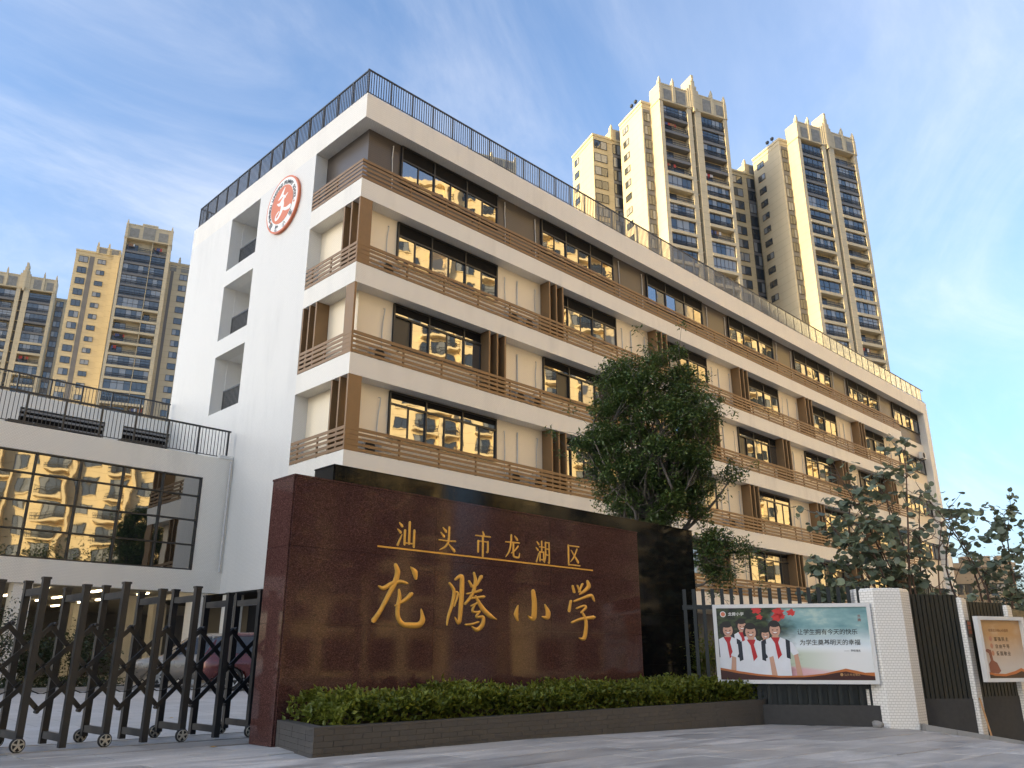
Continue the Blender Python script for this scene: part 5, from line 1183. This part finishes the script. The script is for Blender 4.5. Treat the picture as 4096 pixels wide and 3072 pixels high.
pshape('orange_wave', wave + [(1, .055), (.94, .07), (.88, .09), (.82, .118), (.76, .10), (.68, .068), (.55, .038), (.40, .032), (.25, .055), (.12, .09), (0, .135)], 14, flat('orange', (.42, .13, .03)))
pshape('maroon_wave', [(0, .137), (.12, .092), (.25, .057), (.40, .034), (.55, .040), (.68, .070), (.76, .102), (.82, .120), (.88, .092), (.94, .072), (1, .057), (1, 0), (0, 0)], 13.6, flat('maroon', (.045, .010, .006)))
def ptext(nm, s, u, v, h, L, m, gap=1.08, shear=0.0, board_fn=None, a_=None, par=None, bold=.008):
    fn_, aa, pr2 = board_fn or PP, a_ or asp, par or proot; b = MB(); x = u
    for ch in s:
        if ch != ' ':
            vs, fs = glyph(ch, 1.0, bold); b.add([fn_(x + (gx + .5 + gy * shear) * h / aa * 1.05, v + gy * h * 1.05, L) for gx, gy, _ in vs], fs)
        x += h / aa * gap * (1.0 if ord(ch) > 255 else .6)
    return wpart(nm, b, m, pr2)
ink = flat('ink', (.02, .018, .02)); white_ink = flat('white_ink', (.75, .74, .72))
ptext('slogan_line', '让学生拥有今天的快乐', .53, .625, .080, 3, ink, 1.04, .10); ptext('slogan_line', '为学生奠基明天的幸福', .54, .48, .080, 3, ink, 1.04, .10); ptext('slogan_source', '—— 学校理念', .825, .385, .032, 3, ink, 1.05)
ptext('poster_school_name', '龙腾小学', .078, .895, .052, 3, white_ink, 1.1, .1)
pshape('poster_emblem', ell(.045, .915, .020, .020 * asp), 2, white_ink); pshape('poster_emblem', ell(.045, .915, .015, .015 * asp), 3, flat('em', (.60, .18, .09)))
ptext('poster_seal', '龙', .935, .855, .045, 3, flat('seal', (.25, .07, .05))); ptext('poster_seal', '腾', .935, .80, .045, 3, flat('seal', (.25, .07, .05)))
pshape('poster_footer_mark', ell(.79, .075, .010, .010 * asp), 16, flat('tan', (.42, .24, .10))); ptext('poster_footer', '汕头市龙湖区', .805, .06, .034, 16, flat('tan', (.42, .24, .10)))
# pillars
DP = 17.55
c0, c1 = at_depth(3522, 2600, DP)[:2], at_depth(3634, 2600, DP)[:2]; pz = at_depth(3575, 2352, DP)[2]; pbz = float(gz(c0[0], c0[1])) - .3
pil = thing('tiled_pillar', 'broad white tiled pillar with a canted front at the corner of the fences', 'pillar', (c0[0], c0[1], pbz + .3))
poly = [c0, c1, c1 + (.46, 0), c1 + (.46, .9), c0 + (.25, .62), c0 + (0, .40)]
b = MB(); b.prism([tuple(p) for p in poly], pbz, pz - .05)
cen = sum(poly) / 6; ins = [tuple(cen + (p - cen) * .955) for p in poly]; nP = 6
b.add([(*p, pz - .05) for p in poly] + [(*p, pz) for p in ins], [(i, (i + 1) % nP, nP + (i + 1) % nP, nP + i) for i in range(nP)] + [tuple(range(nP, 2 * nP))]); wpart('tiled_shaft', b, M['pillar_tile'], pil)
pil2 = []
for k, (px, ty, D_) in enumerate([(3878, 2389, 18.35), (4060, 2420, 19.1)]):
    q = at_depth(px, 2600, D_)[:2]; zt2 = at_depth(px, ty, D_)[2]; g0 = float(gz(q[0], q[1])) - .5
    t_ = thing('tiled_pillar', ['slim white tiled pillar between the plain dark panel and the tan board', 'slim white tiled pillar beyond the tan notice board'][k], 'pillar', (q[0], q[1], g0 + .5)); b = MB(); w_ = .30
    b.prism([(q[0], q[1]), (q[0] + w_, q[1]), (q[0] + w_, q[1] + .22), (q[0], q[1] + .22)], g0, zt2 - .03); b.prism([(q[0] + .02, q[1] + .02), (q[0] + w_ - .02, q[1] + .02), (q[0] + w_ - .02, q[1] + .2), (q[0] + .02, q[1] + .2)], zt2 - .03, zt2); wpart('tiled_shaft', b, M['pillar_tile'], t_); pil2.append((q, zt2, g0))
def dark_panel(label, A, B, zt, zb, zlow):
    A, B = np.array(A), np.array(B); d = (B - A) / np.linalg.norm(B - A); n = np.array([d[1], -d[0]]); n = -n if n @ _H[:2] > 0 else n
    t_ = thing('slat_fence', label, 'fence', (A[0], A[1], zlow)); L_ = np.linalg.norm(B - A); m_ = int(L_ / .105)
    for i in range(m_): s = L_ * (i + .5) / m_; q = A + d * s; b = MB(); b.bar((q[0], q[1], zb), (q[0], q[1], zt), .085, .05, (n[0], n[1], 0)); wpart('slat', b, M['fence'], t_)
    b = MB(); q0, q1 = A - n * .07, B - n * .07; b.bar((*q0, zt - .3), (*q1, zt - .3), .04, .06); b.bar((*q0, zb + .3), (*q1, zb + .3), .04, .06); b.ext([(*(A - n * .10), zb), (*(B - n * .10), zb), (*(B - n * .10), zt - .02), (*(A - n * .10), zt - .02)], (-n[0] * .02, -n[1] * .02, 0)); wpart('backing', b, M['fence'], t_)
    b = MB(); b.ext([(*(A + n * .03), zlow), (*(B + n * .03), zlow), (*(B + n * .03), zb + .02), (*(A + n * .03), zb + .02)], (-n[0] * .2, -n[1] * .2, 0)); wpart('base_wall', b, M['darkwall'], t_)
A1p = c1 + (.47, .45); B1p = pil2[0][0] + (0, .11); zt1 = at_depth(3750, 2375, 18.1)[2]; zb1 = at_depth(3800, 2800, 18.2)[2]
dark_panel('plain dark slatted fence bay between the broad pillar and a slim one', A1p, B1p, zt1, zb1, -1.2)
A2p = pil2[0][0] + (.30, .11); B2p = pil2[1][0] + (0, .11); zt2 = at_depth(3980, 2408, 18.8)[2]; dark_panel('dark slatted fence bay behind the tan notice board', A2p, B2p, zt2, at_depth(4000, 2790, 18.8)[2], -1.4)
A3p = pil2[1][0] + (.30, .11); dark_panel('dark slatted fence bay running out past the last slim pillar', A3p, A3p + np.array((2.6, .1)), zt2 - .1, zb1, -1.6)
def tan_mat():
    m, t, p = nodes('tan_board_print'); tcn = nd(t, 'ShaderNodeTexCoord'); s = nd(t, 'ShaderNodeSeparateXYZ'); t.links.new(tcn.outputs['UV'], s.inputs[0]); n1 = noise(t, tcn.outputs['UV'], 4, 4)
    c = mixrgb(t, ramp(t, s.outputs[1], .18, .75), (.52, .47, .42), (.46, .26, .11)); c = mixrgb(t, mth(t, 'MULTIPLY', ramp(t, n1, .5, .75), .3), c, (.62, .55, .46)); t.links.new(c, p.inputs['Base Color']); p.inputs['Roughness'].default_value = .3; return m
M['tanboard'] = tan_mat()
bl_, br_ = at_depth(3912, 2600, 18.25)[:2], at_depth(4098, 2600, 18.75)[:2]; bz1 = (at_depth(3905, 2452, 18.25)[2] + at_depth(4075, 2482, 18.75)[2]) / 2; bz0 = at_depth(3960, 2728, 18.3)[2]
broot, BP, basp = board('tan_notice_board', 'smaller tan framed notice board with brown lettering on the slatted fence', bl_, br_, bz1, bz0, .075, M['tanboard'], .12)
tx = flat('brown_ink', (.06, .035, .02))
ptext('board_title', '社会主义核心价值观', .22, .80, .055, 2, flat('dark_orange', (.22, .09, .03)), 1.0, .1, BP, basp, broot)
for i, s in enumerate(('富强民主', '自由平等', '爱国敬业')): ptext('board_line', s, .32, .64 - .125 * i, .075, 2, tx, 1.25, 0, BP, basp, broot, .012)
def bshape(nm, pts, L, m): b = MB(); b.add([BP(u, v, L) for u, v in pts], [tuple(range(len(pts)))]); wpart(nm, b, m, broot)
for i in range(3): bshape('board_bullet', ell(.24, .675 - .125 * i, .035, .045), 2, flat('bullet', (.45, .20, .12)))
bshape('board_swoosh', [(0, .12), (.2, .08), (.45, .07), (.7, .12), (.85, .17), (1, .12), (1, .07), (.85, .12), (.7, .07), (.45, .03), (.2, .04), (0, .08)], 3, flat('swoosh', (.45, .14, .04))); bshape('board_footer', [(0, .085), (.2, .045), (.45, .035), (.7, .075), (.85, .125), (1, .075), (1, 0), (0, 0)], 2, flat('footer', (.06, .03, .015)))
bshape('board_figure', [(.10, .09), (.10, .24), (.16, .30), (.14, .42), (.05, .47), (.12, .50), (.20, .48), (.22, .30), (.30, .26), (.36, .12), (.30, .08)], 1.5, flat('figure', (.24, .08, .05)))
# small red plaque on the slim pillar
q = pil2[0][0]; zq = at_depth(3895, 2480, 18.3)[2]; pq = thing('wall_plaque', 'small red and black plaque on the slim tiled pillar', 'plaque', (q[0] + .06, q[1] - .02, zq)); b = MB(); b.box(q[0] + .06, q[0] + .28, q[1] - .025, q[1] - .004, zq - .35, zq); wpart('plate', b, flat('plaque_dark', (.03, .015, .012)), pq)
for i in range(3): b = MB(); b.box(q[0] + .075, q[0] + .265, q[1] - .029, q[1] - .026, zq - .10 - .09 * i, zq - .03 - .09 * i); wpart('stripe', b, flat('plaque_red', (.38, .06, .03)), pq)
# kerb running out to the right
ka, kb2 = at_depth(3700, 2900, 17.35)[:2], at_depth(4330, 2900, 17.0)[:2]; kd = (kb2 - ka) / np.linalg.norm(kb2 - ka); kn_ = np.array([-kd[1], kd[0]]); kr = thing('stone_kerb', 'weathered stone kerb running past the foot of the slim pillar', 'kerb', (*ka, float(gz(*ka)))); L_ = np.linalg.norm(kb2 - ka); m_ = 5
for i in range(m_):
    s0, s1 = L_ * i / m_ + .004, L_ * (i + 1) / m_ - .004; b = MB(); P4 = [ka + kd * s0, ka + kd * s1, ka + kd * s1 + kn_ * .28, ka + kd * s0 + kn_ * .28]; g4 = [float(gz(*ka)) - .0, float(gz(*(ka + kd * s1)))]; g_s, g_e = float(gz(*P4[0])), float(gz(*P4[1]))
    b.add([(*P4[0], g_s - .3), (*P4[1], g_e - .3), (*P4[2], g_e - .3), (*P4[3], g_s - .3), (*P4[0], g_s + .11), (*P4[1], g_e + .11), (*P4[2], g_e + .11), (*P4[3], g_s + .11)], [(0, 3, 2, 1), (4, 5, 6, 7), (0, 1, 5, 4), (1, 2, 6, 5), (2, 3, 7, 6), (3, 0, 4, 7)]); wpart('kerb_stone', b, M['concrete'], kr)
# loose stone at the fence foot
q = at_depth(3510, 2888, 17.45); gs = float(gz(q[0], q[1])); sv = []; ico = bmesh.new(); bmesh.ops.create_icosphere(ico, subdivisions=2, radius=.11)
for v in ico.verts: v.co *= 1 + .22 * math.sin(v.co.x * 40 + v.co.z * 31) ; v.co.z *= .7
me = bpy.data.meshes.new('loose_stone'); ico.to_mesh(me); ico.free(); me.materials.append(M['concrete']); o = obj('loose_stone', me, None, (q[0], q[1], gs + .06)); tag(o, 'rough grey stone lying at the foot of the dark fence wall', 'stone')
# leaning bamboo pole at the slim pillar
q = pil2[0][0]; b = MB(); b.tube([(q[0] + .12, q[1] - .16, -.75), (q[0] + .02, q[1] - .03, .35)], .018, 7); o = obj('bamboo_pole', b.mesh('bamboo_pole', flat('bamboo', (.50, .27, .12)))); tag(o, 'thin orange pole leaning on the slim tiled pillar', 'pole')
# fine-leaved bush at the right edge behind the fence
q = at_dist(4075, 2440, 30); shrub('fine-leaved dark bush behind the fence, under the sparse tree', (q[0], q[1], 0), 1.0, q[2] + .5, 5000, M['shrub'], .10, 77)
q = at_dist(2830, 2620, 21.0); shrub('yellow-green bush seen through the bars beside the black wall', (q[0], q[1], 0), .5, 1.3, 2500, M['hedge'], .08, 78)

# street trees on the viewer's side of the road (seen only in reflections)
def street_tree(label, x, y, r, h, seed):
    rg = np.random.default_rng(seed); base = np.array((x, y, 0.)); t_ = thing('street_tree', label, 'tree', (x, y, 0), 0, 'trees across the street'); b = MB(); limb(b, base, base + (0, 0, h * .55), .18, .12, 0, 6, .02); C = []
    for _ in range(34):
        c = base + np.array([rg.uniform(-r, r) * .75, rg.uniform(-r, r) * .75, h * rg.uniform(.45, .95)]); limb(b, base + (0, 0, h * .5), c, .06, .015, 0, 4, .08); C.append(c + rg.normal(size=(150, 3)) * r * .22)
    wpart('trunk', b, M['bark'], t_); V, Fc = leaves(np.concatenate(C), .26, .5, .1, .2, rg=rg); o = obj('crown', leaf_mesh('crown', V - base, Fc, M['ficus']), t_, base); o['kind'] = 'stuff'
for i, (x, y, r, h) in enumerate([(2, -9, 3.2, 9.5), (9, -11, 3.4, 10.5), (16, -9, 3.2, 9.0), (23, -12, 3.4, 10.0), (31, -10, 3.2, 9.5), (-6, -12, 3.2, 9), (40, -12, 3.2, 9.5)]): street_tree('leafy street tree on the far pavement across from the school', x, y, r, h, 200 + i)
